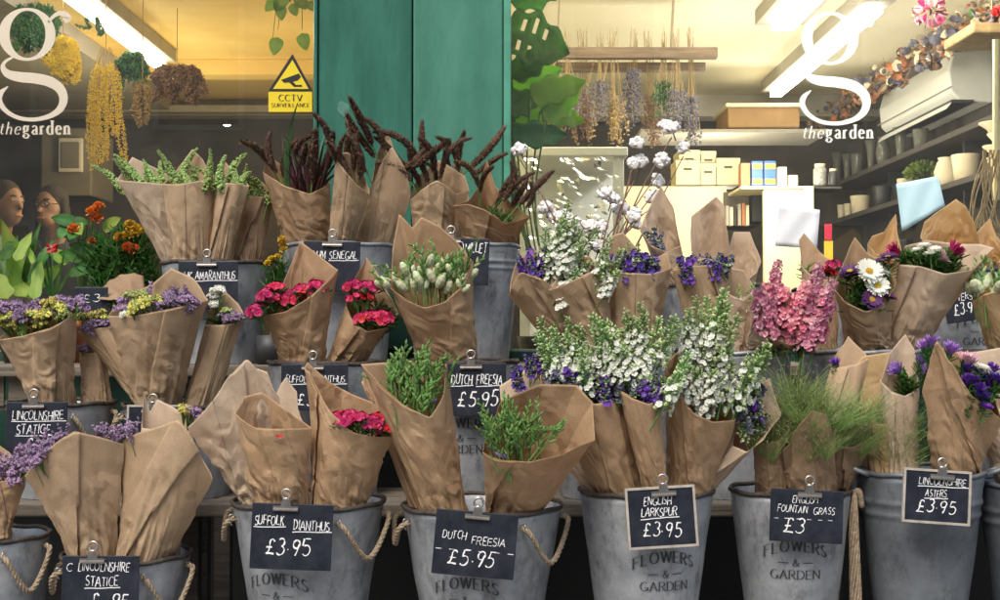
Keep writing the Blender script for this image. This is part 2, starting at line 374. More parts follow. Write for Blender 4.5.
# ------------------------------------------------------------------ stroke lettering
def arc(cx, cy, rx, ry, a0, a1, n=10): return [(cx+rx*cos(radians(a0+(a1-a0)*i/n)), cy+ry*sin(radians(a0+(a1-a0)*i/n))) for i in range(n+1)]
GL = {  # glyph: (width, strokes)
 'A':(.72,[[(0,0),(.36,1)],[(.36,1),(.72,0)],[(.13,.36),(.59,.36)]]),
 'B':(.6,[[(0,0),(0,1)],[(0,1)]+arc(.3,.76,.24,.24,90,-90)+[(0,.52)],[(0,.52)]+arc(.32,.26,.26,.26,90,-90)+[(0,0)]]),
 'C':(.66,[arc(.4,.5,.4,.5,50,310,14)]),
 'D':(.68,[[(0,0),(0,1)],[(0,1),(.2,1)]+arc(.22,.5,.46,.5,90,-90,14)+[(0,0)]]),
 'E':(.54,[[(0,0),(0,1)],[(0,1),(.54,1)],[(0,.52),(.44,.52)],[(0,0),(.54,0)]]),
 'F':(.52,[[(0,0),(0,1)],[(0,1),(.52,1)],[(0,.52),(.42,.52)]]),
 'G':(.74,[arc(.4,.5,.4,.5,50,340,14),[(.78,.36),(.46,.36)],[(.74,.4),(.74,.05)]]),
 'H':(.66,[[(0,0),(0,1)],[(.66,0),(.66,1)],[(0,.5),(.66,.5)]]),
 'I':(.06,[[(.03,0),(.03,1)]]),
 'K':(.6,[[(0,0),(0,1)],[(.56,1),(0,.42)],[(.16,.56),(.6,0)]]),
 'L':(.5,[[(0,1),(0,0)],[(0,0),(.5,0)]]),
 'M':(.8,[[(0,0),(.08,1)],[(.08,1),(.4,.2)],[(.4,.2),(.72,1)],[(.72,1),(.8,0)]]),
 'N':(.68,[[(0,0),(0,1)],[(0,1),(.68,0)],[(.68,0),(.68,1)]]),
 'O':(.76,[arc(.38,.5,.38,.5,90,450,20)]),
 'P':(.56,[[(0,0),(0,1)],[(0,1)]+arc(.3,.74,.26,.26,90,-90)+[(0,.48)]]),
 'R':(.62,[[(0,0),(0,1)],[(0,1)]+arc(.3,.76,.26,.24,90,-90)+[(0,.52)],[(.26,.5),(.62,0)]]),
 'S':(.52,[arc(.27,.75,.24,.25,40,210,8)+[(.27,.5)]+arc(.26,.25,.26,.25,50,-150,9)]),
 'T':(.62,[[(0,1),(.62,1)],[(.31,1),(.31,0)]]),
 'U':(.64,[[(0,1),(0,.3)]+arc(.32,.3,.32,.3,180,360,8)+[(.64,1)]]),
 'V':(.66,[[(0,1),(.33,0)],[(.33,0),(.66,1)]]),
 'W':(.96,[[(0,1),(.24,0)],[(.24,0),(.48,.95)],[(.48,.95),(.72,0)],[(.72,0),(.96,1)]]),
 'Y':(.6,[[(0,1),(.3,.5)],[(.6,1),(.3,.5)],[(.3,.5),(.3,0)]]),
 '3':(.5,[arc(.24,.76,.22,.24,140,-80,8)+arc(.24,.27,.27,.27,80,-150,9)]),
 '5':(.5,[[(.46,1),(.1,1)],[(.1,1),(.06,.58)],[(.06,.58)]+arc(.24,.31,.27,.31,110,-140,9)]),
 '9':(.5,[arc(.24,.72,.23,.26,20,380,12),[(.47,.75),(.40,.3),(.3,0)]]),
 '.':(.14,[[(.04,.36),(.10,.40)]]),
 '-':(.4,[[(0,.5),(.4,.5)]]),
 '£':(.62,[[(.52,.82)]+arc(.36,.8,.15,.18,30,180,6)+[(.23,.4),(.2,.18),(.04,.04)],[(.04,.04),(.3,.06),(.6,.02)],[(.06,.46),(.44,.46)]]),
 '&':(.8,[[(.8,.5),(.66,.16),(.4,0),(.12,.04),(.02,.24),(.16,.44),(.42,.62),(.5,.82),(.36,.98),(.2,.86),(.24,.66),(.46,.34),(.78,0)]]),
 # lower case
 'a':(.46,[[(.06,.5),(.2,.6),(.36,.54),(.38,.4),(.38,.08),(.46,0)],[(.38,.34),(.14,.27),(.05,.14),(.14,.01),(.28,.03),(.38,.14)]]),
 'r':(.36,[[(.08,0),(.08,.58)],[(.08,.4),(.2,.56),(.34,.56)]]),
 'd':(.5,[[(.42,0),(.42,.96)],arc(.24,.29,.21,.29,60,300,10)]),
 'e':(.44,[[(.06,.33),(.40,.34)]+arc(.23,.30,.19,.30,10,320,12)]),
 'n':(.5,[[(.08,0),(.08,.58)],[(.08,.42),(.22,.58),(.36,.56),(.41,.42),(.41,0)]]),
 't':(.3,[[(.14,.8),(.12,.14),(.2,.01),(.3,.06)],[(.0,.57),(.28,.57)]]),
 'h':(.48,[[(.08,0),(.08,.96)],[(.08,.4),(.22,.57),(.36,.52),(.38,.38),(.38,0)]]),
 'g':(.5,[arc(.22,.40,.15,.19,90,450,14),[(.14,.24),(.06,.14),(.14,.06),(.36,.04),(.46,-.08),(.36,-.24),(.14,-.25),(.03,-.15),(.12,.0)],[(.34,.52),(.48,.60)]]),
}
SERIF = {'A':[(0,0),(.72,0)],'B':[(0,0),(0,1)],'D':[(0,0),(0,1)],'E':[(0,0),(0,1)],'F':[(0,0),(0,1)],'L':[(0,0),(0,1)],'N':[(0,0),(0,1),(.68,1)],'P':[(0,0),(0,1)],'R':[(0,0),(0,1),(.62,0)],
         'W':[(0,1),(.48,1),(.96,1)],'T':[(.31,0)],'a':[],'r':[(.08,0)],'d':[(.42,.96)],'n':[(.08,0),(.41,0)],'h':[(.08,0),(.38,0)]}
def stroke_quads(pts, wf):
    """pts 2D; wf(angle,i)->width; returns quads in 2D"""
    q = []; L = []; 
    d = [(pts[min(i+1,len(pts)-1)][0]-pts[max(i-1,0)][0], pts[min(i+1,len(pts)-1)][1]-pts[max(i-1,0)][1]) for i in range(len(pts))]
    for i, p in enumerate(pts):
        a = atan2(d[i][1], d[i][0]); w = wf(a, i)/2
        L.append(((p[0]-sin(a)*w, p[1]+cos(a)*w), (p[0]+sin(a)*w, p[1]-cos(a)*w)))
    return [(L[i][0], L[i][1], L[i+1][1], L[i+1][0]) for i in range(len(pts)-1)]
def text_quads(txt, h, x0=0, y0=0, style='chalk', slant=0, space=.18, rnd=None, center=True, wscale=1, stroke=None, fit=None):
    rnd = rnd or R; quads = []; x = 0
    tot = sum((GL[c][0]+space) if c in GL else .38 for c in txt)-space
    ws = wscale*h
    if fit: ws = fit/tot
    off = -tot*ws/2 if center else 0
    for c in txt:
        if c not in GL: x += .38; continue
        w, sts = GL[c]
        jy = rnd.uniform(-.09,.09) if style == 'chalk' else 0; js = rnd.uniform(.92,1.08) if style == 'chalk' else 1
        for st in sts:
            pts = []
            for i in range(len(st)-1):
                a, b = st[i], st[i+1]; n = max(1, int(math.dist(a,b)/.2))
                pts += [(a[0]+(b[0]-a[0])*k/n, a[1]+(b[1]-a[1])*k/n) for k in range(n)]
            pts.append(st[-1])
            jx = rnd.uniform(-.06,.06) if style == 'chalk' else 0
            q2 = [(off+x0+(x+px+jx)*ws+slant*py*h*js, y0+(py*js+jy)*h) for px,py in pts]
            if style == 'chalk':
                base = stroke or h*.11
                quads += stroke_quads(q2, lambda a,i: base*rnd.uniform(.35,1.15))
            else:
                k = stroke or h*.17
                quads += stroke_quads(q2, lambda a,i: k*(.28+.72*abs(sin(a+.15))**1.3))
        if style == 'serif':
            for sx, sy in SERIF.get(c, []):
                cxx = off+x0+(x+sx)*ws; hw = h*.13; t = h*.035; yy = y0+sy*h+(-t if sy > .5 else t)
                quads.append(((cxx-hw,yy-t),(cxx+hw,yy-t),(cxx+hw,yy+t),(cxx-hw,yy+t)))
        x += w+space
    return quads
def map_quads(mb, quads, fn, k):
    for i, q in enumerate(quads):
        mb.add([fn(u, v, (i % 7)*.00003) for u, v in q], [(0,1,2,3)], k)

# ------------------------------------------------------------------ buckets
class Bucket: pass
def rope_pts(c, rx, drop, a0, a1, sq=1):
    """a loop of rope leaving the side of a pail at angle a0 and coming back at a1"""
    p0 = c+Vector((cos(a0)*rx, sin(a0)*rx, -.025)); p1 = c+Vector((cos(a1)*rx, sin(a1)*rx, -.018))
    out = Vector((cos((a0+a1)/2), sin((a0+a1)/2), 0))
    return curve([p0, p0+out*.018+Vector((0,0,-.012)), p0.lerp(p1,.3)+out*.022+Vector((0,0,-drop*.8)), p0.lerp(p1,.5)+out*.022+Vector((0,0,-drop)), p0.lerp(p1,.72)+out*.022+Vector((0,0,-drop*.75)), p1+out*.018+Vector((0,0,-.01)), p1], 10)
def add_rope(mb, path, r=.005):
    # three strands twisted
    L = [0]
    for i in range(1, len(path)): L.append(L[-1]+(path[i]-path[i-1]).length)
    for s in range(3):
        pts = []
        for i, p in enumerate(path):
            t = (path[min(i+1,len(path)-1)]-path[max(i-1,0)]).normalized()
            u = t.cross(Vector((0,1,.3))).normalized(); w = t.cross(u)
            a = L[i]/.030*2*pi+s*2*pi/3
            pts.append(p+(u*cos(a)+w*sin(a))*r*.55)
        mb.tube(pts, r*.62, 'rope', 6)
BK = {}
SHELF_TOP, SHELF_MID, SHELF_LOW = 1.113, .828, .50
def bucket(key, px, py, w, Y, h, label, ratio=.74, ribs=False, handles='rope', lettering=True, dark=False, sides=(1,-1), tilt=0, rimcol='rust', ldrop=.15, loff=0):
    c = P(px, py, Y); h = c.z-(SHELF_TOP if Y > 3 else SHELF_MID if Y > 2.7 else SHELF_LOW); r = w*Y/F/2; b = Bucket(); b.c = c; b.r = r; b.h = h; b.ratio = ratio; b.Y = Y; BK[key] = b
    root = thing('flower_bucket', label, 'bucket', (c.x, c.y, c.z-h), 'zinc flower buckets')
    z = ZINC_D if dark else ZINC
    def rad(t): return r*(ratio+(1-ratio)*t)
    prof = [(rad(0)*.98, .004), (rad(0), 0)]
    N = 24
    for i in range(N+1):
        t = i/N; rr = rad(t)
        if ribs:
            for rt in (.80, .86): rr += .0032*math.exp(-((t-rt)/.012)**2)
        prof.append((rr, h*t*.995+.002))
    prof += [(r*.985, h*.995)]+[(rad(t)-.004, h*t) for t in (.9,.6,.3,.05)]
    if ribs:
        pr = []
        for i in range(len(prof)-1):
            pr.append(prof[i])
            if h*.74 < prof[i][1] < h*.92 and i < 30:
                for s in (.25,.5,.75):
                    tt = (prof[i][1]+(prof[i+1][1]-prof[i][1])*s)/h
                    pr.append((rad(tt)+sum(.0036*math.exp(-((tt-rt)/.012)**2) for rt in (.80,.86)), tt*h))
        prof = pr+[prof[-1]]
    m = MB(); m.lathe(prof, (0,0,0), z, 64); m.lathe([(rad(.05)-.005,h*.06),(0.001,h*.06)], (0,0,0), 'black', 32, cap_bot=False)
    sd_ = c.x*7.3+Y
    for q_i, (vx, vy, vz) in enumerate(m.v):
        if m.m and vz > .01 and vz < h*.93 and (vx*vx+vy*vy) > (r*.5)**2:
            k_ = 1+.018*noise.noise(Vector((vx*14, vy*14, vz*11))+Vector((sd_,sd_,sd_))); m.v[q_i] = (vx*k_, vy*k_, vz)
    # side seam
    m.tube([(rad(t)*cos(1.2), rad(t)*sin(1.2), h*t) for t in (.02,.5,.97)], .0018, z, 5)
    m.obj('body', root, True)
    m = MB(); n = 72
    ring = [Vector((cos(2*pi*i/n)*r, sin(2*pi*i/n)*r, h+.0015*sin(i*.7))) for i in range(n)]
    vs = []; fs = []
    for i in range(n):
        o = Vector((cos(2*pi*i/n), sin(2*pi*i/n), 0))
        for j in range(8):
            a = 2*pi*j/8; vs.append(ring[i]+o*cos(a)*.0042+Vector((0,0,sin(a)*.0046)))
    for i in range(n):
        for j in range(8):
            i2 = (i+1) % n; j2 = (j+1) % 8
            fs.append((i*8+j, i2*8+j, i2*8+j2, i*8+j2))
    m.add(vs, fs, rimcol if not dark else ZINC_D); m.obj('rim', root, True)
    if handles == 'rope':
        for s in sides:
            a0 = -1.05 if s > 0 else pi+.45; a1 = -.12 if s > 0 else pi-.1
            m = MB(); add_rope(m, rope_pts(Vector((0,0,h)), r*.99, .078 if s > 0 else .05, a0, a1)); hd = m.obj('rope_handle', root, True)
            m = MB(); q = Vector((cos(a0)*r*1.0, sin(a0)*r*1.0, h-.022)); o = Vector((cos(a0), sin(a0), 0))
            m.tube(curve([q-o*.004, q+o*.008+Vector((0,0,.003)), q+o*.01+Vector((0,0,-.008)), q+o*.004+Vector((0,0,-.018))], 5), .0018, 'staple', 6); m.obj('staple', hd, True)
    elif handles == 'metal':
        for s in (1,-1):
            m = MB()
            a = -.25 if s > 0 else pi+.25; o = Vector((cos(a), sin(a), 0)); t = Vector((-sin(a), cos(a), 0))
            q = o*(r*.985)+Vector((0,0,h-.004))
            pts = [q+t*.018, q+o*.035+t*.018+Vector((0,0,.014)), q+o*.035-t*.018+Vector((0,0,.014)), q-t*.018]
            for A, B in zip(pts, pts[1:]):
                m.tube([A, B], .0045, ZINC, 6)
            m.obj('metal_handle', root, True)
    if lettering:
        m = MB(); hh = .021; half = (1-ratio)*r/h
        zc = h-ldrop
        def fn(u, v, e):
            z = zc+v
            rr = r*(ratio+(1-ratio)*(z/h))+.0022+e
            a = -pi/2+(u+loff)/rr
            return (rr*cos(a), rr*sin(a), z)
        q = text_quads('FLOWERS', .021, 0, 0, 'serif', space=.26, fit=.125)
        q = [tuple((u, v+.026+(-(u/.055)**2*.011)) for u, v in t) for t in q]
        # arch: centre high, ends low
        map_quads(m, q, fn, 'print')
        q = text_quads('&', .015, 0, -.004, 'serif'); q += [((-.034,.002),(-.014,.002),(-.014,.0035),(-.034,.0035)), ((.014,.002),(.034,.002),(.034,.0035),(.014,.0035))]
        map_quads(m, q, fn, 'print')
        q = text_quads('GARDEN', .017, 0, -.029, 'serif', space=.24, fit=.096)
        map_quads(m, q, fn, 'print')
        m.obj('printed_lettering', root)
    return root

# ------------------------------------------------------------------ price signs
def sign(label, x0, y0, x1, y1, Y, lines, roll=0, frame=False, clipx=None, price=None, tiltx=.06, clip=True, underline=True):
    """board spanning these pixels when hung at depth Y"""
    c = P((x0+x1)/2, (y0+y1)/2, Y); W = (x1-x0)*Y/F; H = (y1-y0)*Y/F
    root = thing('price_sign', label, 'sign', c, 'chalkboard price signs'); root.rotation_euler = (-tiltx, radians(roll), 0)
    m = MB(); m.box((-W/2,-.0015,-H/2), (W/2,.0015,H/2), 'board'); bd = bevel(m.obj('board', root), .004 if not frame else .001, 3)
    if frame:
        m = MB(); t = .0045
        m.box((-W/2-t,-.0035,-H/2-t), (W/2+t,.0035,-H/2), 'board_frame'); m.box((-W/2-t,-.0035,H/2), (W/2+t,.0035,H/2+t), 'board_frame')
        m.box((-W/2-t,-.0033,-H/2), (-W/2,.0033,H/2), 'board_frame'); m.box((W/2,-.0033,-H/2), (W/2+t,.0033,H/2), 'board_frame'); m.obj('frame', root)
    m = MB(); rr = random.Random(hash(label) % 1000 if False else sum(map(ord, label)))
    def fn(u, v, e): return (u, -.0021-e, v)
    for (txt, cx, cy, hh, fit, ul, sl) in lines:
        q = text_quads(txt, hh*H, cx*W, cy*H, 'chalk', slant=sl, rnd=rr, fit=fit*W, space=.2, stroke=max(.00125, hh*H*.11))
        map_quads(m, q, fn, 'chalk')
        if ul:
            pts = [((cx-fit/2*1.05+fit*1.1*i/6)*W, (cy*H-.0045+rr.uniform(-.0006,.0006))+i*.0003) for i in range(7)]
            map_quads(m, stroke_quads(pts, lambda a,i: .0016), fn, 'chalk')
    m.obj('chalk_writing', root)
    if clip:
        cx = (clipx-(x0+x1)/2)*Y/F if clipx else 0; z = H/2
        m = MB(); w = .046
        m.tube([(cx-w/2,-.006,z-.010),(cx+w/2,-.006,z-.010)], .0042, 'clip', 10)
        m.box((cx-w/2,-.0095,z-.012), (cx+w/2,-.0065,z-.004), 'clip')
        m.box((cx-w/2*.96,.003,z-.012), (cx+w/2*.96,.006,z-.002), 'clip')
        prof = [(-.011,-.010),(-.008,.002),(-.006,.012),(.006,.012),(.008,.002),(.011,-.010)]
        vs = []
        for x_, z_ in prof: vs += [(cx+x_,-.009+abs(z_-.012)*.0,z+z_)]
        n0 = len(vs); vs += [(x,y+.006,zz) for x,y,zz in vs]
        m.add(vs, [tuple(range(n0))[::-1], tuple(n0+i for i in range(n0))]+[(i,(i+1)%n0,n0+(i+1)%n0,n0+i) for i in range(n0)], 'clip')
        cl = m.obj('bulldog_clip', root, False)
        m = MB(); 
        ring = [Vector((cx+cos(a)*.0085, -.006, z+.018+sin(a)*.0085)) for a in [2*pi*i/20 for i in range(21)]]
        m.tube(ring, .0023, 'clip', 8, cap=False); m.tube([(cx-.006,-.006,z+.009),(cx+.006,-.006,z+.009)], .004, 'clip', 8); m.obj('clip_ring', cl, True)
    return root

# ------------------------------------------------------------------ flower kinds (shared meshes; base of stem at -z, head near origin)
def rot_to(d): return Vector((0,0,1)).rotation_difference(Vector(d).normalized()).to_matrix()
def floret(mb, c, d, r, k, n=5, k2=None, cup=.3, rr=R, wide=.95):
    c = Vector(c); d = Vector(d).normalized(); u = d.orthogonal().normalized(); w = d.cross(u); a0 = rr.uniform(0,6)
    for i in range(n):
        a = a0+2*pi*i/n+rr.uniform(-.15,.15); p = u*cos(a)+w*sin(a)
        mb.petal(c, p+d*rr.uniform(.1,.45), d, r*rr.uniform(.85,1.1), r*wide, k, cup, .7)
    if k2: mb.blob(c+d*r*.12, r*.2, k2)
def proto(fn, n, seed=1):
    out = []
    for i in range(n):
        r = random.Random(seed*100+i); out.append(fn(r))
    return out
def bent(r, L, bend, n=10, start=Vector((0,0,0))):
    """path of length L starting up, bending towards a random side"""
    a = r.uniform(0, 2*pi); side = Vector((cos(a), sin(a), 0)); pts = [start.copy()]; d = Vector((0,0,1))
    for i in range(n):
        d = (d+side*bend/n*(.4+1.2*i/n)).normalized(); pts.append(pts[-1]+d*L/n)
    return pts
def f_amaranth(r):
    mb = MB(); L = r.uniform(.07,.11); pts = bent(r, L, r.choice([.1,.4,.9,2.4]), 16)
    mb.tube([Vector((0,0,-.05))]+pts, .0018, 'stem', 5)
    for i, p in enumerate(pts):
        t = i/(len(pts)-1); rad = .0125*(1-.68*t**1.4)*(0.8+.2*min(1,t*6))
        for j in range(15):
            d = rdir(r); mb.blob(p+d*rad*.75, rad*r.uniform(.24,.4), 'amaranth', rnd=.2)
    return mb.mesh('amaranth')
def f_plume(r, bend=None, tan=False):
    mb = MB(); L = r.uniform(.08,.13); b = bend if bend is not None else r.choice([.5,.9,1.3,1.8,2.4]); pts = bent(r, L, b, 18)
    mb.tube([Vector((0,0,-.06))]+pts, .0014, 'stem', 5)
    n = len(pts); k = 'plume_tan' if tan else 'plume'
    mb.tube(pts, [.0044*(max(0,sin(pi*min(1,(.12+i/n*.86))))**.7) for i in range(n)], k, 7)
    for i in range(1500):
        t = r.random()*(n-1.01); a = int(t); p = pts[a].lerp(pts[a+1], t-a); ax = (pts[a+1]-pts[a]).normalized()
        d = rdir(r); d = (d-ax*d.dot(ax)).normalized(); rad = .0056*(max(0,sin(pi*min(1,.12+t/n*.86)))**.7)*(1+.35*sin(t*5+i%3))
        tip = p+d*(rad+.0055*r.uniform(.2,1.5)*(1-.5*t/n))+ax*.010*r.uniform(.2,1.5); w = ax.cross(d)*.0009; q = p+d*rad*.7
        mb.add([q-w,q+w,tip], [(0,1,2)], k if r.random()<.62 else ('plume_tan' if r.random()<.6 else 'husk'))
    for i in range(230):
        t = r.random()*(n-1.6); a = int(t); p = pts[a].lerp(pts[a+1], t-a); d = rdir(r); mb.blob(p+d*.0064*(max(0,sin(pi*min(1,.12+t/n*.86)))**.7), r.uniform(.0012,.0024), r.choice([k,k,'husk','plume_tan']), d=d+Vector((0,0,1)), st=1.8, rnd=.3)
    return mb.mesh('plume')
def clump(mb, c, rad, n, k, r, flat=.6, size=.0042, kinds=None):
    for i in range(n):
        d = rdir(r, -.2); p = Vector(c)+Vector((d.x*rad, d.y*rad, d.z*rad*flat))
        kk = k if not kinds else r.choice(kinds)
        mb.blob(p, size*r.uniform(.6,1.1), kk, d=d, st=1.1, rnd=.25)
        if r.random() < .5:
            w = d.orthogonal().normalized()
            for j in range(3):
                v = Matrix.Rotation(j*2.1+i, 3, d)@w; mb.petal(p+d*size*.4, v+d*.5, d, size*1.3, size*1.0, kk, .3, .8)
def f_statice(k, k2=None):
    def f(r):
        mb = MB()
        for i in range(7):
            a = r.uniform(0,2*pi); q = r.uniform(.0,.024); p = Vector((cos(a)*q, sin(a)*q, r.uniform(-.008,.010)))
            mb.tube([(0,0,-.045),(p.x*.3,p.y*.3,-.03),p], .0012, 'stem', 4); clump(mb, p, .009, 13, k, r, kinds=[k,k,k,k2 or k])
        return mb.mesh('statice')
    return f
def f_sprig(r):   # thin one-sided statice sprigs sticking out
    mb = MB()
    for s in range(4):
        pts = [p+Vector((0,0,-.02)) for p in bent(r, r.uniform(.04,.07), r.uniform(.3,1.2), 7)]
        mb.tube([Vector((0,0,-.05))]+pts, .001, 'stem', 4)
        for p in pts[2:]:
            for j in range(3):
                d = rdir(r); mb.blob(p+d*.003, .0028, 'mauve', d=d, st=1.5, rnd=.2); mb.petal(p+d*.003, d, rdir(r), .006, .004, 'mauve', .3, .8)
    return mb.mesh('sprig')
def f_dianthus(r):
    mb = MB()
    for i in range(24):
        d = rdir(r, .0); d = (d+Vector((0,0,.35))).normalized(); p = Vector((d.x*.027, d.y*.027, d.z*.016))
        mb.tube([(0,0,-.03), p*.85], .0008, 'stem', 4, cap=False)
        kk = 'magenta' if r.random()<.85 else 'red'
        c = p; u = d.orthogonal().normalized(); w = d.cross(u); a0 = r.uniform(0,6)
        for j in range(6):
            a = a0+j*pi/3; e = (u*cos(a)+w*sin(a))+d*r.uniform(0,.5)
            mb.petal(c, e, d, .0095*r.uniform(.85,1.15), .0105, kk, .25, .95)
    for i in range(10):
        d = rdir(r, -.4); mb.petal(Vector((d.x*.012,d.y*.012,-.012)), (d.x,d.y,.25), (0,0,1), .030, .007, 'leaf', .4, .1)
    mb.tube([(0,0,-.05),(0,0,-.01)], .0025, 'stem', 5)
    return mb.mesh('dianthus')
def f_freesia(open_k, nopen, size=1.0):
    def f(r):
        mb = MB(); L = r.uniform(.055,.085)*size; pts = bent(r, L, r.uniform(.5,1.6), 9)
        mb.tube([Vector((0,0,-.05))]+pts, [.0018]*6+[.0012]*5, 'stem', 5)
        for i, p in enumerate(pts[1:]):
            t = i/8; ax = (pts[min(i+2,9)]-pts[i]).normalized(); side = ax.orthogonal().normalized(); side = Matrix.Rotation(i*pi+r.uniform(-.6,.6), 3, ax)@side
            d = (side*.75+ax*.9+Vector((0,0,.4))).normalized(); ln = (.0115-.006*t)*size
            if i < nopen:
                big = open_k == 'cream_bud'; l = (.030 if big else .022)*size; w_ = (.0078 if big else .0045)*size; b0 = p+d*.004
                mb.tube([b0, b0+d*l*.15, b0+d*l*.4, b0+d*l*.7, b0+d*l*.92, b0+d*l], [.0015, w_*.7, w_, w_*.95, w_*.5, w_*.1], open_k, 9)
            else:
                mb.tube([p, p+d*ln*.4, p+d*ln*1.2, p+d*ln*1.9], [.0012, .0040*size*(1-.4*t), .0034*size*(1-.4*t), .0006], 'bud' if r.random()<.8 or open_k=='violet' else 'bud_pale', 6)
        return mb.mesh('freesia')
    return f
def f_larkspur(k, dens=1.0, green=.35, L0=.11):
    def f(r):
        mb = MB(); L = L0*r.uniform(.85,1.2); pts = bent(r, L, r.uniform(.1,.5), 22)
        mb.tube([Vector((0,0,-.05))]+pts, [.002]*12+[.0013]*12, 'stem', 5)
        n = len(pts)
        for i, p in enumerate(pts):
            t = i/(n-1)
            for j in range(3):
                a = i*2.4+j*2.2+r.uniform(-.4,.4); sp = .021*(1-.65*t); q = p+Vector((cos(a)*sp, sin(a)*sp, r.uniform(-.003,.006)+.004))
                mb.tube([p, q], .0007, 'bud', 4, cap=False)
                if t < 1-green+r.uniform(-.14,.14):
                    if r.random() > dens: 
                        mb.blob(q, .0045, 'slate_bud' if k!='white' else 'bud_pale', d=q-p, st=1.5, rnd=.1); continue
                    floret(mb, q, (q-p)+Vector((0,0,.004)), .0086*(1-.3*t), k, 5, 'bud_pale', .2, r)
                    if r.random() < .5: floret(mb, q+Vector((0,0,.002)), (q-p), .006, k, 4, None, .4, r)
                else:
                    mb.blob(q, .0036*(1.2-.5*t), 'bud_pale' if r.random()<.7 else 'bud', d=q-p, st=1.7, rnd=.1)
            if i % 5 == 0:
                a = r.uniform(0,6); mb.petal(p, (cos(a),sin(a),.5), (0,0,1), .022, .004, 'bud', .4, .1)
        return mb.mesh('larkspur')
    return f
def f_dark_spray(k, k2):  # part-opened larkspur with slate buds
    def f(r):
        mb = MB()
        for s in range(3):
            base = Vector((r.uniform(-.014,.014), r.uniform(-.014,.014), -.02)); pts = [base+p for p in bent(r, r.uniform(.05,.08), r.uniform(.2,.9), 9)]
            mb.tube([Vector((0,0,-.05))]+pts, .0011, 'stem', 4)
            for i, p in enumerate(pts):
                for j in range(3):
                    a = r.uniform(0,6.3); q = p+Vector((cos(a), sin(a), .5))*.009*(1.25-i/9)
                    x = r.random()
                    if x < .28: floret(mb, q, q-p, .009, k, 5, None, .3, r)
                    elif x < .62: mb.blob(q, .0036, k2, d=q-p, st=1.8, rnd=.1)
                    else: mb.blob(q, .0032, 'bud' if x < .85 else 'bud_pale', d=q-p, st=1.7, rnd=.1)
        return mb.mesh('spray')
    return f
def f_stock(r):
    mb = MB(); L = .085*r.uniform(.9,1.15); pts = bent(r, L, .25, 12)
    mb.tube([Vector((0,0,-.05))]+pts, .0025, 'stem', 5)
    for i, p in enumerate(pts):
        t = i/11
        for j in range(5):
            a = i*1.9+j*1.26+r.uniform(-.3,.3); sp = .021*(1-.4*t)*r.uniform(.7,1.15); d = Vector((cos(a), sin(a), r.uniform(0,.7)))
            for rr_, cp in ((.0105,.2),(.0065,.8)):
                floret(mb, p+d*sp*(1+(.0105-rr_)*12), d+rdir(r)*.4, rr_*(1-.3*t)*r.uniform(.7,1.15), r.choice(['pink','pink','pale_pink','deep_pink']), 5, None, cp, r, .85)
    return mb.mesh('stock')
def f_aster(k, center='gold', n=26, L=.017, layers=2, cup=0):
    def f(r):
        mb = MB()
        for ly in range(layers):
            for i in range(n):
                a = 2*pi*(i+.5*ly)/n+r.uniform(-.08,.08); el = .12+.28*ly+cup+r.uniform(-.08,.1)
                mb.petal((cos(a)*.004,sin(a)*.004,.0015*ly), (cos(a)*cos(el), sin(a)*cos(el), sin(el)), (0,0,1), L*(1-.14*ly)*r.uniform(.9,1.08), L*.27, k, .15, .6)
        for i in range(34):
            a = i*2.4; q = .0055*sqrt(i/34); mb.blob((cos(a)*q, sin(a)*q, .003+.0015*(1-q/.0055)), .0011, center)
        mb.tube([(0,0,-.05),(0,0,-.004)], .0018, 'stem', 5)
        mb.blob((0,0,-.004), .005, 'leaf', st=.8)
        for i in range(9):
            a = r.uniform(0,6.3); mb.petal((0,0,-.012-.006*(i%4)), (cos(a),sin(a),r.uniform(-.1,.5)), (0,0,1), .024, .006, 'leaf', .3, .2)
        return mb.mesh('aster')
    return f
def f_shut_aster(k):     # upright half-open bloom, brush shaped
    def f(r):
        mb = MB()
        for i in range(46):
            a = r.uniform(0,2*pi); el = r.uniform(.9,1.45); q = r.uniform(0,.004)
            mb.petal((cos(a)*q,sin(a)*q,0), (cos(a)*cos(el), sin(a)*cos(el), sin(el)), (cos(a+pi)*1,sin(a+pi),.3), .024*r.uniform(.8,1.1), .005, k, -.25, .5)
        for i in range(16):
            a = r.uniform(0,6.3); mb.petal((0,0,-.006-.0015*i), (cos(a),sin(a),r.uniform(.2,1)), (0,0,1), .022, .007, 'leaf', .4, .2)
        mb.tube([(0,0,-.05),(0,0,0)], .002, 'stem', 5)
        return mb.mesh('bloom')
    return f
def f_leafy(r):
    mb = MB(); mb.tube([(0,0,-.06),(0,0,.0)], .0015, 'stem', 5)
    for i in range(26):
        a = r.uniform(0,6.3); mb.petal((0,0,-.05+.05*i/26), (cos(a),sin(a),r.uniform(.0,1.0)), (0,0,1), r.uniform(.018,.032), .008, 'leaf', .3, .2)
    return mb.mesh('foliage')
def f_blade(k='blade', L0=.2):
    def f(r):
        mb = MB()
        for i in range(5):
            a = r.uniform(0,6.3); L = L0*r.uniform(.6,1.1); pts = bent(r, L, r.uniform(.1,1.1), 9); pts = [p+Vector((0,0,-.06)) for p in pts]
            mb.quadstrip(pts, [.007*(sin(pi*(.15+.85*j/9))**.6+.05) for j in range(10)], k, Vector((cos(a), sin(a), .1)))
        return mb.mesh('blades')
    return f
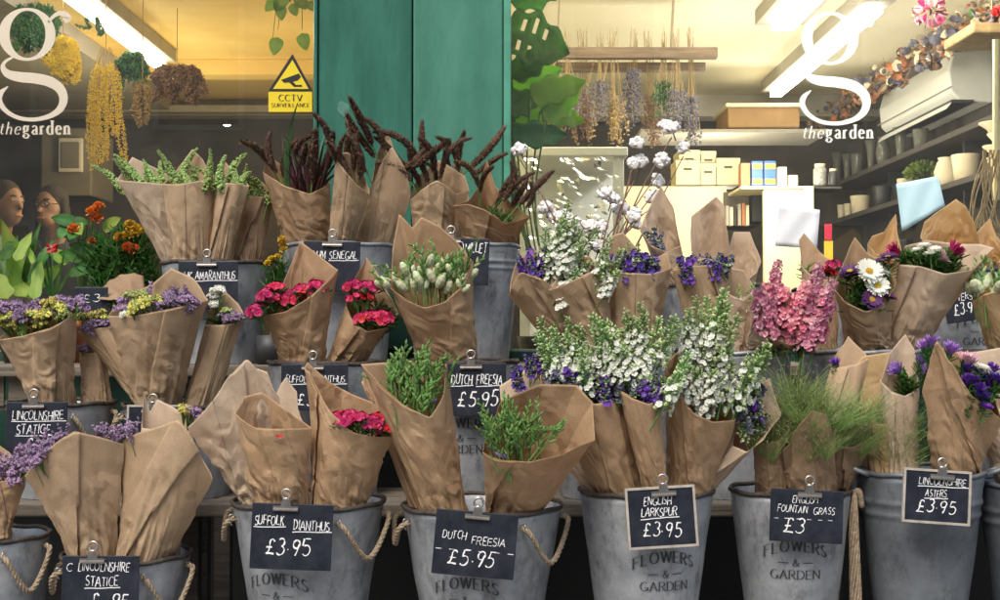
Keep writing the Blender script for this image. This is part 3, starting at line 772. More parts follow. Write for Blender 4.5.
def f_tuft(k, k2, L0=.13, n=170, spread=.62):
    def f(r):
        mb = MB()
        for i in range(n):
            a = r.uniform(0,2*pi); sp = spread*r.random()**.7; d = Vector((cos(a)*sp, sin(a)*sp, 1)).normalized(); L = L0*r.uniform(.5,1.1)
            p = Vector((cos(a)*.008*r.random(), sin(a)*.008*r.random(), -.04)); pts = [p.copy()]
            for j in range(5):
                d = (d+Vector((cos(a),sin(a),-.5))*.09+rdir(r)*.08).normalized(); p = p+d*L/5; pts.append(p.copy())
            mb.quadstrip(pts, [.0009,.0008,.0007,.0006,.0005,.0004], k if r.random()<.6 else k2, rdir(r))
            for q in pts[3:]:
                if r.random() < .6:
                    e = rdir(r); mb.add([q, q+e*.008, q+e*.006+rdir(r)*.0012], [(0,1,2)], 'seedhead')
        return mb.mesh('tuft')
    return f
def f_cotton(r):
    mb = MB()
    for i in range(5):
        a = 2*pi*i/5+r.uniform(-.1,.1); d = Vector((cos(a), sin(a), .45)).normalized()
        for j in range(4): mb.blob(d*.011+rdir(r)*.004, .0095, 'cotton', rnd=.12)
    for j in range(3): mb.blob(Vector((0,0,.010))+rdir(r)*.004, .009, 'cotton', rnd=.1)
    for i in range(5):
        a = 2*pi*(i+.5)/5; mb.petal((0,0,-.012), (cos(a), sin(a), .75), (-cos(a),-sin(a),.6), .030, .015, 'husk', .3, .15)
    mb.tube([(0,0,-.03),(0,0,-.008)], .0016, 'twig', 5)
    return mb.mesh('cotton')
def f_marigold(k):
    def f(r):
        mb = MB()
        for i in range(70):
            d = rdir(r, 0); mb.petal(d*.008, d+rdir(r)*.4, rdir(r), .012, .009, k, .3, .9)
        mb.tube([(0,0,-.09),(0,0,0)], .002, 'stem', 5)
        return mb.mesh('marigold')
    return f
KIND = {
 'amaranth':(proto(f_amaranth,6,1),'flower_spike'),
 'plume':(proto(lambda r: f_plume(r),7,2),'seed_plume'),
 'plume_tan':(proto(lambda r: f_plume(r,None,True),2,3),'seed_plume'),
 'statice_mauve':(proto(f_statice('mauve','mauve'),3,4),'flower_cluster'),
 'statice_yellow':(proto(f_statice('yellow','lime'),3,5),'flower_cluster'),
 'statice_lime':(proto(f_statice('lime','bud_pale'),2,6),'flower_cluster'),
 'statice_white':(proto(f_statice('white','white'),2,7),'flower_cluster'),
 'sprig':(proto(f_sprig,4,8),'flower_sprig'),
 'dianthus':(proto(f_dianthus,4,9),'flower_head'),
 'freesia_white':(proto(f_freesia('cream_bud',2,1.25),4,10),'flower_stem'),
 'freesia_bud':(proto(f_freesia('violet',0,1.0),5,11),'flower_stem'),
 'freesia_violet':(proto(f_freesia('lilac',1,.9),3,12),'flower_stem'),
 'larkspur':(proto(f_larkspur('white',.95,.3),5,13),'flower_spike'),
 'larkspur_green':(proto(f_larkspur('white',.6,.65,.12),4,14),'flower_spike'),
 'larkspur_violet':(proto(f_larkspur('violet',.8,.35,.07),3,15),'flower_spike'),
 'spray_violet':(proto(f_dark_spray('violet','slate_bud'),4,16),'flower_spray'),
 'spray_dark':(proto(f_dark_spray('slate_bud','slate_bud'),3,17),'flower_spray'),
 'stock':(proto(f_stock,4,18),'flower_spike'),
 'aster_white':(proto(f_aster('white'),2,19),'flower_head'),
 'aster_purple':(proto(f_aster('deep_purple'),2,20),'flower_head'),
 'aster_violet':(proto(f_aster('violet',cup=.35),2,21),'flower_head'),
 'aster_red':(proto(f_aster('red'),1,22),'flower_head'),
 'bloom_lilac':(proto(f_shut_aster('lilac'),2,23),'flower_head'),
 'bloom_violet':(proto(f_shut_aster('violet'),2,24),'flower_head'),
 'bloom_pink':(proto(f_shut_aster('magenta'),1,25),'flower_head'),
 'bloom_pale':(proto(f_shut_aster('pale_pink'),1,26),'flower_head'),
 'leafy':(proto(f_leafy,4,27),'foliage'),
 'blade':(proto(f_blade(),4,28),'grass_blades'),
 'blade_purple':(proto(f_blade('purple_leaf',.16),3,29),'leaf_tuft'),
 'tuft':(proto(f_tuft('grass','grass_dark'),4,30),'grass_tuft'),
 'tuft_dark':(proto(f_tuft('grass_dark','grass'),3,31),'grass_tuft'),
 'cotton':(proto(f_cotton,4,32),'cotton_boll'),
 'marigold_yellow':(proto(f_marigold('gold'),2,33),'flower_head'),
 'marigold_orange':(proto(f_marigold('orange'),2,34),'flower_head'),
}
KADJ = {'larkspur':(.72,.05),'larkspur_green':(.74,.05),'larkspur_violet':(.75,.03),'spray_violet':(.8,.02),'spray_dark':(.85,.02),'stock':(.85,.035),'freesia_bud':(.82,.03),'freesia_violet':(.8,.03),'freesia_white':(.85,.03),'amaranth':(1.0,.012),'tuft':(.85,.02),'tuft_dark':(.8,.02)}
def place_flower(kind, parent, p, scale=1, lean=None, twist=None):
    ks, kz = KADJ.get(kind, (1,0)); scale *= ks; p = Vector(p)-Vector((0,0,kz*scale))
    ms, nm = KIND[kind]; me = R.choice(ms)
    o = bpy.data.objects.new(nm, me); COL.objects.link(o); o.parent = parent
    d = Vector(lean) if lean is not None else Vector((R.uniform(-.3,.3), R.uniform(-.5,.1), 1))
    q = Vector((0,0,1)).rotation_difference(d.normalized())@Matrix.Rotation(R.uniform(0,6.28) if twist is None else twist, 3, 'Z').to_quaternion()
    o.rotation_mode = 'QUATERNION'; o.rotation_quaternion = q; o.location = Vector(p)-Vector(parent.location); o.scale = (scale,)*3
    return o

# ------------------------------------------------------------------ paper wrapped bouquets
def resample(pl, n, smooth=0):
    d = [0]
    for a, b in zip(pl, pl[1:]): d.append(d[-1]+math.dist(a, b))
    out = []
    for i in range(n+1):
        t = d[-1]*i/n; j = 0
        while j < len(pl)-2 and d[j+1] < t: j += 1
        k = (t-d[j])/max(1e-6, d[j+1]-d[j]); k = min(1, max(0, k))
        out.append((pl[j][0]+(pl[j+1][0]-pl[j][0])*k, pl[j][1]+(pl[j+1][1]-pl[j][1])*k))
    for s in range(smooth):
        out = [out[0]]+[((out[i-1][0]+2*out[i][0]+out[i+1][0])/4, (out[i-1][1]+2*out[i][1]+out[i+1][1])/4) for i in range(1, n)]+[out[-1]]
    return out
def _h(i, j, s):
    x = (i*374761393+j*668265263+int(s*1000)*69069) & 0xffffffff
    x = ((x ^ (x >> 13))*1274126177) & 0xffffffff
    return ((x ^ (x >> 16)) & 0xffff)/65535
def facet(u, v, nu, seed):
    # piecewise flat random folds on a sheared triangular lattice, periodic around u
    v2 = v; u2 = u+v*.5; i = math.floor(u2); j = math.floor(v2); fu = u2-i; fv = v2-j
    g = lambda a, b: _h((a-int(b*.5)) % nu if False else a % nu, b, seed)
    a, b, c, d = g(i,j), g(i+1,j), g(i,j+1), g(i+1,j+1)
    if fu+fv < 1: return a+(b-a)*fu+(c-a)*fv
    return d+(c-d)*(1-fu)+(b-d)*(1-fv)
def ridge(p):
    return 1-abs(noise.noise(p))*2
BQ = 0
def bouquet(label, bk, x0, x1, front, back, paper=0, frac=.6, lean=.03, dep=.25, fl=(), seam=None, crumple=1.0, drop=.05, fills=0, name='wrapped_bouquet', cat='bouquet', group='paper wrapped bouquets', basez=None):
    global BQ; BQ += 1; seed = BQ*17.3
    b = BK[bk] if isinstance(bk, str) else bk
    w = (x1-x0)*b.Y/F; r0 = min(w/2, b.r*.8); dx = ((x0+x1)/2-500)/F*b.Y-b.c.x
    dx = max(-(b.r-r0-.004), min(b.r-r0-.004, dx))
    rem = sqrt(max(0, (b.r-r0-.004)**2-dx*dx)); yb = b.Y-rem*frac
    cb = Vector((b.c.x+dx, yb, b.c.z-.004)) if basez is None else Vector((b.c.x+dx, yb, basez))
    Wt = (max(p[0] for p in front+back)-min(p[0] for p in front+back))*yb/F
    D = dep*Wt; Yt = yb-lean
    root = thing(name, label, cat, (cb.x, cb.y, cb.z-drop), group)
    n = 76; fr = resample(front, n, 4); ba = resample(back, n, 0)
    base = []; rim = []
    for i in range(n+1):
        s = i/n; a = pi*s; base.append(Vector((cb.x-r0*cos(a), cb.y-r0*.9*sin(a), cb.z))); rim.append(P(fr[i][0], fr[i][1], Yt-D*sin(a)))
    for i in range(n-1, 0, -1):
        s = i/n; a = pi*s; base.append(Vector((cb.x-r0*cos(a), cb.y+r0*.9*sin(a), cb.z))); rim.append(P(ba[i][0], ba[i][1], Yt+D*sin(a)))
    N = len(base); V = 52; verts = []
    tops = sum((r_.z for r_ in rim))/N; H = tops-cb.z
    sd = Vector((seed, seed*.7, seed*1.3))
    def pt(i, v):
        i %= N
        p = base[i].lerp(rim[i], v)
        ax = Vector((cb.x, cb.y, cb.z)).lerp(Vector(((rim[0].x+rim[n].x)/2, Yt, tops)), v)
        out = Vector((p.x-ax.x, (p.y-ax.y), 0)); out = out.normalized() if out.length > 1e-5 else Vector((0,-1,0))
        ang = 2*pi*i/N
        # gathered pleats near the tie, flat folded facets above
        q = Vector((cos(ang)*2.4, sin(ang)*2.4, v*.5))+sd
        pl = ridge(q)*.5+ridge(q*2.3)*.35
        e = (pl-.35)*.010*max(0,1-v*1.5)**1.4
        wu = noise.noise(Vector((cos(ang), sin(ang), v*2))*1.7+sd)*.9; wv = noise.noise(Vector((cos(ang)*1.5, sin(ang)*1.5, v*3))+sd*2)*.8
        sz = max(.4, min(1.2, Wt/.15))
        e += .72*crumple*sz*((facet(ang/(2*pi)*8+wu, v*2.6+wv, 8, seed)-.5)*.0085*(1-v*.6)+(facet(ang/(2*pi)*21+wu*2, v*8+wv*2, 21, seed+5)-.5)*.0075*(1-v*.75))*min(1, v*6+.3)
        e += crumple*max(0, facet(ang/(2*pi)*37+wv*2, v*15+wu*2, 37, seed+9)-.42)*.004*max(.15,(1-v*1.3))
        edge = noise.noise(Vector((ang*1.3, v*2, seed)))*.006*v
        return p+out*(e+edge)
    for j in range(V+1):
        for i in range(N): verts.append(pt(i, j/V))
    # below the rim of the bucket
    low = [Vector((cb.x+(p.x-cb.x)*.8, cb.y+(p.y-cb.y)*.8, cb.z-drop)) for p in base]
    mb = MB(); faces = []
    for j in range(V):
        for i in range(N): faces.append((j*N+i, j*N+(i+1)%N, (j+1)*N+(i+1)%N, (j+1)*N+i))
    o = len(verts); verts += low
    for i in range(N): faces.append((o+i, o+(i+1)%N, (i+1)%N, i))
    mb.add(verts, faces, PAPER[paper])
    # the sheet's free edge lapping over the front
    rr = random.Random(int(seed*10)); s0 = seam if seam is not None else rr.choice([(.30,.62),(.62,.32),(.45,.75),(.70,.5),(.25,.45)])
    a0, a1 = s0; K = 18; vs = []; fs = []; W2 = .34
    for j in range(V+1):
        v = j/V; edge = a0+(a1-a0)*v; far = edge-W2 if a1 >= a0 else edge+W2
        for k in range(K+1):
            s = edge+(far-edge)*k/K; s = min(.98, max(.02, s)); fi = s*n
            i0 = int(fi); p = pt(i0, v).lerp(pt(i0+1, v), fi-i0)
            off = .0045*(1-k/K)**.6+.0006
            vs.append(p+Vector((0,-1,0))*off+Vector(((-.6 if s<.5 else .6)*off,0,-.001*(v>.97))))
    for j in range(V):
        for k in range(K):
            f = (j*(K+1)+k, j*(K+1)+k+1, (j+1)*(K+1)+k+1, (j+1)*(K+1)+k); fs.append(f)
    mb.add(vs, fs, PAPER[paper])
    for q in range(len(mb.v)): mb.v[q] = tuple(Vector(mb.v[q])-root.location)
    wr = mb.obj('paper_wrap', root, True)
    wr.data.set_sharp_from_angle(angle=radians(11))
    so = wr.modifiers.new('thickness', 'SOLIDIFY'); so.thickness = .0004; so.offset = -1
    xs = [p[0] for p in front]; cx = sum(xs)/len(xs); hw = (max(xs)-min(xs))/2
    for spec in fl:
        kind, pts, sc_ = spec[0], spec[1], spec[2]; opt = spec[3] if len(spec) > 3 else {}
        if pts and pts[0] == 'e':
            _, ex, ey, rx, ry, cnt = pts; P2 = []
            for i in range(cnt):
                a = i*2.39996+seed; q = sqrt((i+.5)/cnt); P2.append((ex+cos(a)*q*rx+R.uniform(-1.5,1.5), ey+sin(a)*q*ry+R.uniform(-1.5,1.5)))
            pts = P2
        for (px, py) in pts:
            dd = opt.get('d', R.uniform(-.1,.5) if kind == 'leafy' else R.uniform(-.65,.35)); Yf = Yt+dd*D
            sp_ = .6 if kind.startswith('plume') else (.12 if kind.startswith('tuft') else .32)
            lx = max(-1, min(1, (px-cx)/max(8,hw)))*(sp_*1.5 if kind.startswith('larkspur') else sp_)+R.uniform(-.15,.15)*sp_/.32+opt.get('lx',0)
            ln = opt.get('lean') or (lx, R.uniform(-.45,-.05), 1)
            place_flower(kind, root, P(px, py, Yf), sc_*R.uniform(.78,1.16), ln)
    for i in range(fills):
        a = i*2.4; q = sqrt((i+.5)/fills)*.8
        px = cx+cos(a)*q*hw*.8; fy = sum(p[1] for p in front)/len(front)
        place_flower('leafy', root, P(px, fy+2+sin(a)*3, Yt+sin(a)*D*.5), 1.0)
    return root

# ------------------------------------------------------------------ the display: buckets
YB, YM, YF = 3.10, 2.80, 2.50
bucket('b1', 217, 264, 108, YB, .285, 'zinc bucket on the top step holding green amaranthus, beside the left window', .76, dark=False, handles=None, lettering=False)
bucket('b2', 340, 247, 116, YB, .29, 'zinc bucket on the top step under the dark plumes, left of the ribbed one', .8, handles=None, lettering=False, rimcol=ZINC)
bucket('b3', 462, 247, 116, YB, .29, 'ribbed zinc bucket on the top step in front of the green pillar', .8, ribs=True, handles=None, lettering=False, rimcol=ZINC)
bucket('b4', 590, 284, 118, YB, .29, 'zinc bucket hidden among the white larkspur on the top step', .8, handles=None, lettering=False)
bucket('b5', 712, 286, 112, YB, .29, 'zinc bucket on the top step below the pale peaked wraps', .8, handles=None, lettering=False)
bucket('b6', 850, 290, 112, YB, .29, 'zinc bucket on the top step behind the white and purple asters', .8, handles=None, lettering=False)
bucket('b7', 966, 272, 104, YB, .29, 'printed zinc bucket on the top step at the right end, behind the small black sign', .84, handles=None, lettering=True)
bucket('m1', 62, 402, 104, YM, .235, 'zinc bucket on the middle step at the left end holding yellow and mauve statice', .78, sides=(1,), lettering=False)
bucket('m2', 183, 404, 116, YM, .235, 'zinc bucket on the middle step behind the two tall statice wraps', .78, sides=(-1,), lettering=False)
bucket('m3', 329, 362, 120, YM, .275, 'zinc bucket on the middle step holding magenta dianthus', .8, handles=None, lettering=False)
bucket('m4', 462, 361, 112, YM, .275, 'printed zinc bucket on the middle step holding white freesia', 0.82, handles=None, ldrop=.165)
bucket('m5', 612, 350, 130, YM, .285, 'zinc bucket on the middle step hidden behind the white larkspur', .8, handles=None, lettering=False)
bucket('m6', 735, 352, 110, YM, .285, 'zinc bucket on the middle step below the pink stock', .8, handles=None, lettering=False, rimcol=ZINC)
bucket('m7', 860, 351, 120, YM, .285, 'zinc bucket on the middle step holding asters above the fountain grass', .8, handles=None, lettering=False, rimcol=ZINC)
bucket('m8', 1002, 352, 112, YM, .285, 'zinc bucket on the middle step cut by the right edge', .8, handles=None, lettering=False)
bucket('f1', -6, 534, 106, YF, .24, 'zinc bucket with rope loop cut by the left edge, front row', .84, sides=(1,), lettering=False)
bucket('f2', 127, 553, 124, YF, .25, 'short zinc bucket with rope loops holding two statice wraps, front row', 0.72, lettering=False)
bucket('f3', 309, 500, 150, YF, .30, 'rope handled zinc bucket printed with lettering under the front dianthus sign', 0.62, ldrop=.168, loff=-.045)
bucket('f4', 482, 504, 158, YF, .30, 'rope handled zinc bucket printed with lettering under the front freesia sign', 0.62, ldrop=.166, loff=-.03)
bucket('f5', 646, 489, 133, YF, .30, 'printed zinc bucket under the larkspur sign with pale frame, front row', 0.61, handles=None, ldrop=.15, loff=.024)
bucket('f6', 790, 489, 118, YF+.04, .30, 'printed zinc bucket with a hanging rope tail, holding fountain grass', 0.64, handles=None, rimcol='rust', ldrop=.132, loff=-.014)
bucket('f7', 919, 470, 124, YF+.04, .33, 'plain dark ribbed bucket with metal handle, holding purple asters', .58, ribs=True, handles='metal', lettering=False, dark=True)
bucket('f8', 1040, 482, 118, YF+.04, .31, 'plain dark bucket cut by the right edge, front row', 0.62, ribs=True, handles=None, lettering=False, dark=True)
# rope tail on the fountain grass bucket: a child of that bucket
def rope_tail():
    root = [o for o in bpy.data.objects if o.get('label','').startswith('printed zinc bucket with a hanging rope tail')][0]
    m = MB(); b = BK['f6']; top = Vector((b.r*.93, -.035, b.h-.004))
    for s in range(9):
        a = s*.7; pts = []
        for i in range(16):
            t = i/15; pts.append(top+Vector((.006+.010*sin(a+t*5)*(.6+.5*t)+.006*t, cos(a+t*5)*.010, -.285*t)))
        m.tube(pts, .0032, 'rope', 5)
    m.tube(curve([(b.r*.90,-.03,b.h-.02),(b.r*1.05,-.045,b.h+.003),(b.r*1.12,-.04,b.h-.03)],6), .006, 'rope', 6)
    m.obj('rope_tail', root, True)
rope_tail()

# ------------------------------------------------------------------ price signs  (text, cx, cy, height, fit, underline, slant)
sign('black sign with clip hanging below the green amaranthus wraps', 178, 261, 238, 309, 2.945, [('UK', -.34, .12, .17, .13, 1, .1), ('AMARANTHUS', .12, .12, .17, .66, 1, .05)], clipx=207)
sign('small black sign below the dark plumes, just above the magenta dianthus', 303, 241, 360, 291, 2.925, [('PLUM', -.26, .14, .16, .28, 0, .1), ('SENEGAL', .2, .14, .16, .48, 1, .1)], clipx=332, roll=1)
sign('half hidden black sign behind the white freesia on the ribbed bucket', 440, 238, 489, 285, 2.925, [('RED', -.2, .2, .2, .3, 0, .1), ('MILLET', .22, .2, .2, .45, 0, .1)], clipx=450, roll=2)
sign('leftmost sign on the middle step reading lincolnshire statice', 6, 402, 67, 455, 2.655, [('LINCOLNSHIRE', .02, .17, .17, .82, 1, .08), ('STATICE', -.05, -.10, .17, .55, 1, .08), ('£3.95', .1, -.44, .26, .52, 0, .1)], clipx=34)
sign('thin black sign with pale edge peeping out left of a brown wrap', 129, 407, 186, 456, 2.645, [('STATICE', .1, .1, .17, .5, 1, .08)], clipx=153, frame=True)
sign('black sign behind the parrot beak wrap tip reading suffolk dianthus, middle step', 281, 364, 348, 410, 2.64, [('SUFFOLK', -.25, .10, .15, .36, 1, .1), ('DIANTHUS', .22, .10, .15, .46, 1, .1), ('£3.95', .0, -.40, .26, .5, 0, .1)], clipx=313)
sign('black sign reading dutch freesia hanging on the printed bucket of the middle step', 446, 363, 506, 416, 2.65, [('DUTCH', -.24, .10, .18, .34, 1, .1), ('FREESIA', .22, .10, .18, .42, 1, .1), ('£5.95', .02, -.30, .28, .66, 0, .15)], clipx=471)
sign('dark sign at the right end with a few chalk figures, half hidden by a wrap', 944, 286, 978, 322, 2.92, [('ASTERS', 0, .1, .2, .7, 0, .1), ('£3.95', .1, -.3, .3, .7, 0, .1)], clip=False, roll=-8)
sign('small dark sign low on the left behind the yellow statice, under the terracotta pots', 74, 287, 108, 312, 2.98, [('£3', 0, -.1, .3, .5, 0, .1)], clip=False)
sign('lowest sign in the photo reading lincolnshire statice, cut by the bottom edge', 62, 556, 139, 612, 2.355, [('C', -.40, .23, .13, .07, 0, .1), ('LINCOLNSHIRE', .04, .23, .15, .66, 0, .1), ('STATICE', .02, -.03, .16, .42, 1, .05), ('£2.95', .12, -.42, .26, .5, 0, .1)], clipx=93)
sign('large sign reading suffolk dianthus £3.95 on a rope handled front bucket', 251, 504, 332, 569, 2.335, [('SUFFOLK', -.28, .17, .14, .36, 1, .05), ('DIANTHUS', .24, .11, .14, .44, 1, .05), ('£3.95', -.05, -.28, .24, .54, 0, .12)], clipx=285, roll=2)
sign('large tilted sign reading dutch freesia £5.95 on a rope handled front bucket', 434, 512, 516, 576, 2.325, [('DUTCH', -.26, .06, .12, .28, 0, .12), ('FREESIA', .16, .0, .12, .40, 0, .12), ('- - - - - -', .0, -.115, .02, .96, 0, 0), ('£5.95', -.04, -.34, .23, .56, 0, .2)], clipx=475, roll=5)
sign('pale framed sign reading english larkspur £3.95', 629, 489, 694, 545, 2.34, [('ENGLISH', -.05, .22, .15, .42, 0, .15), ('LARKSPUR', -.04, .02, .15, .54, 1, .15), ('£3.95', -.02, -.34, .24, .58, 0, .15)], clipx=665, roll=-3.5, frame=True)
sign('blue black sign reading english fountain grass £3', 770, 490, 843, 542, 2.395, [('ENGLISH', -.03, .25, .14, .34, 0, .15), ('FOUNTAIN', -.2, .06, .13, .40, 0, .15), ('GRASS', .23, .05, .13, .28, 0, .15), ('- - - - - -', -.04, -.07, .02, .8, 0, 0), ('£3', -.18, -.32, .26, .28, 0, .2)], clipx=808, roll=3)
sign('pale framed sign reading lincolnshire asters £3.95 on the dark ribbed bucket', 905, 472, 968, 521, 2.38, [('LINCOLNSHIRE', .08, .24, .14, .74, 1, .12), ('ASTERS', -.02, .0, .14, .34, 1, .12), ('£3.95', -.02, -.32, .26, .6, 0, .2)], clipx=940, roll=4, frame=True)

# ------------------------------------------------------------------ bouquets, top step
G1 = 'green amaranthus bouquets'; G2 = 'dark plume bouquets'
bouquet('green amaranthus bouquet with a pale raised corner, leftmost on the top step', 'b1', 166, 196, [(116,180),(140,182),(165,184),(186,186)], [(116,180),(132,157),(160,170),(178,180),(186,186)], 1, .5, .05, fl=[('amaranth',[(140,190),(152,186),(162,188),(124,188),(168,186),(147,188)],1.0,{'lean':(-.45,-.15,.8)}),('amaranth',[(176,186),(181,184)],1.05)], group=G1, seam=(.7,.85))
bouquet('central green amaranthus bouquet with straight top edge above the clip', 'b1', 182, 216, [(162,184),(180,184),(199,181),(217,178)], [(162,184),(176,172),(192,149),(203,160),(217,178)], 0, .85, .05, fl=[('amaranth',[(178,186),(182,184),(196,186),(205,184),(190,186)],1.0)], group=G1, seam=(.15,.08))
bouquet('narrow green amaranthus bouquet with a sharp pale peak', 'b1', 216, 234, [(217,180),(228,183),(240,184),(249,186)], [(217,180),(219,166),(224,160),(236,175),(249,186)], 0, .7, .05, fl=[('amaranth',[(213,184),(222,184),(232,186),(240,184),(236,186)],.95)], group=G1)
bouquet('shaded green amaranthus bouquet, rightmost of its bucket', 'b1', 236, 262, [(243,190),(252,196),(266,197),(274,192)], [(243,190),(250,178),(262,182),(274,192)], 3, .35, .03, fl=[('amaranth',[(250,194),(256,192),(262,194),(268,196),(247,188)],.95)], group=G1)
bouquet('dark plume bouquet with blades of grass and a deep V front, left of the plumes', 'b2', 288, 332, [(263,172),(285,186),(311,194),(331,183)], [(263,172),(268,153),(282,166),(296,172),(312,168),(331,183)], 2, .7, .07, fl=[('plume',[(276,172),(284,176),(292,168),(300,174),(308,172),(318,176),(326,170),(312,182),(270,165)],1.05),('blade_purple',[(298,180),(306,184),(315,184),(290,178),(322,180)],1.0),('blade',[(300,184),(286,182),(314,184)],1.1)], group=G2, seam=(.5,.3))
bouquet('dark plume bouquet between two tall paper points, in the middle of the plumes', 'b2', 334, 356, [(336,154),(346,172),(358,186),(370,194)], [(336,154),(348,152),(358,160),(370,194)], 0, .8, .08, fl=[('plume',[(340,170),(347,176),(354,170),(360,178),(350,180)],1.1),('plume_tan',[(344,172)],1.0)], group=G2, seam=(.2,.1))
bouquet('dark plume bouquet in a tall rolled cone with one high point', 'b2', 357, 394, [(371,194),(379,170),(392,146),(407,172),(411,196)], [(371,194),(376,160),(386,130),(392,143),(411,196)], 0, .75, .07, fl=[('plume',[(352,168),(362,160),(374,156),(366,172),(384,150),(372,144)],1.1)], group=G2, seam=(.1,.05))
bouquet('dark plume bouquet with curling plumes and a pale round back', 'b3', 418, 452, [(409,200),(420,190),(437,180),(448,186),(456,194)], [(409,200),(418,176),(438,160),(452,168),(466,176),(470,192)], 0, .5, .05, fl=[('plume',[(404,168),(414,172),(424,168),(434,172),(444,166),(410,180),(428,182),(440,178),(418,160)],1.0),('plume',[(404,170),(412,168)],1.0,{'lean':(1.0,-.3,.7)}),('plume_tan',[(420,186),(436,184)],.9)], group=G2, seam=(.6,.75))
bouquet('single curled plume bouquet, pale narrow wrap behind the others', 'b3', 444, 466, [(448,180),(456,190),(464,196),(470,192)], [(448,180),(452,164),(460,164),(470,190)], 1, -.3, .0, fl=[('plume',[(456,160),(450,168),(458,172)],1.0),('plume',[(470,168),(474,176)],1.1,{'lean':(1.1,-.2,1)})], group=G2)
bouquet('short dark plume bouquet with brown bottle heads, right of the ribbed bucket', 'b3', 466, 512, [(453,206),(468,204),(486,210),(505,224),(530,217)], [(453,206),(470,200),(480,184),(487,160),(495,186),(512,204),(530,217)], 2, .7, .07, fl=[('plume',[(496,206),(504,200),(512,206),(520,204),(508,192),(500,194),(526,208)],.95,{'lx':.35}),('plume_tan',[(478,186),(480,192)],.9),('leafy',[(500,214),(510,216),(492,208)],1)], group=G2, seam=(.45,.5))

GC = 'cotton stems in brown paper'
bouquet('tall brown wrap peaking behind the cotton stems', 'b5', 664, 690, [(640,232),(652,246),(666,252),(681,246)], [(640,232),(652,200),(661,186),(672,206),(681,246)], 1, .5, .05, fl=[('spray_dark',[(655,240)],.9)], seam=(.3,.2))
bouquet('pale peaked wrap standing clear in front of the cream cupboard', 'b5', 698, 724, [(692,252),(704,262),(718,264),(729,254)], [(692,252),(692,216),(716,196),(724,206),(729,252)], 1, .7, .05, seam=(.4,.55), fl=[('spray_violet',[(705,262),(715,264)],.8)])
bouquet('small pale wrap leaning right behind the purple larkspur', 'b5', 728, 752, [(722,266),(735,278),(748,280),(757,272)], [(722,266),(734,232),(750,232),(762,262),(757,272)], 1, .3, .02, seam=(.4,.2))
bouquet('yellowish wrap with a sharp left point below the blue note', 'b6', 862, 890, [(867,244),(876,254),(890,256),(902,250)], [(867,244),(872,236),(884,232),(896,214),(898,232),(902,250)], 4, .5, .02, seam=(.3,.2))
bouquet('broad honey coloured wrap with a high square corner, right of the blue note', 'b7', 930, 978, [(921,238),(935,258),(960,262),(982,250)], [(921,238),(924,222),(956,199),(966,206),(975,226),(982,250)], 4, .6, .05, seam=(.35,.3))
bouquet('thin yellow wrap at the far right edge of the top step', 'b7', 978, 1004, [(972,240),(984,256),(998,262),(1010,250)], [(972,240),(978,232),(990,218),(996,236),(1010,250)], 4, .2, .02)

# larkspur, top step
GL_ = 'larkspur bouquets'
bouquet('larkspur bouquet with a dense white spike, leftmost of the right hand display', 'm5', 556, 590, [(509,296),(520,272),(540,278),(556,290),(585,282)], [(509,296),(516,262),(530,250),(560,250),(585,282)], 0, .45, .07, fl=[('spray_violet',[(524,270),(532,268),(538,274),(528,262),(540,262)],.95),('larkspur',['e',562,264,14,26,11],1.05),('larkspur_green',['e',562,250,18,26,8],1.05)], group=GL_, seam=(.5,.35), drop=.05)
bouquet('larkspur bouquet with small cream florets between two brown wraps', 'm5', 582, 612, [(548,290),(566,284),(590,272),(607,276)], [(548,290),(566,262),(590,256),(607,276)], 0, .75, .06, fl=[('larkspur_green',[(594,272),(600,280),(604,270),(598,262)],.9),('larkspur',[(602,284)],.8)], group=GL_, seam=(.8,.55))
bouquet('purple larkspur bouquet with flat paper front in the centre of the right display', 'm5', 610, 650, [(608,269),(630,273),(650,274),(672,268)], [(608,269),(610,236),(624,232),(648,262),(668,252),(672,268)], 0, .8, .05, fl=[('spray_violet',[(628,268),(634,262),(640,268),(646,270),(622,270),(652,270)],1.0),('larkspur_violet',[(636,268),(640,272),(632,272)],.8),('larkspur_green',[(632,258),(638,256)],.6),('spray_dark',[(626,262),(650,264)],.8)], group=GL_, seam=(.15,.1))
bouquet('purple larkspur bouquet with low flat front, left of the pink stock', 'm6', 690, 726, [(672,270),(690,266),(710,265),(731,264)], [(672,270),(680,262),(706,258),(731,264)], 0, .8, .06, fl=[('spray_violet',[(684,268),(692,268),(700,270),(712,268),(720,270)],.8),('spray_dark',[(724,266),(706,268),(716,264)],.9)], group=GL_, seam=(.85,.6))
bouquet('plain turned over wrap hanging right of the low flat larkspur wrap', 'm6', 722, 750, [(714,286),(728,294),(742,300),(756,290)], [(714,286),(730,268),(744,270),(756,290)], 1, .5, .05, fl=[('larkspur_green',[(738,296),(744,300)],.6)], group=GL_)

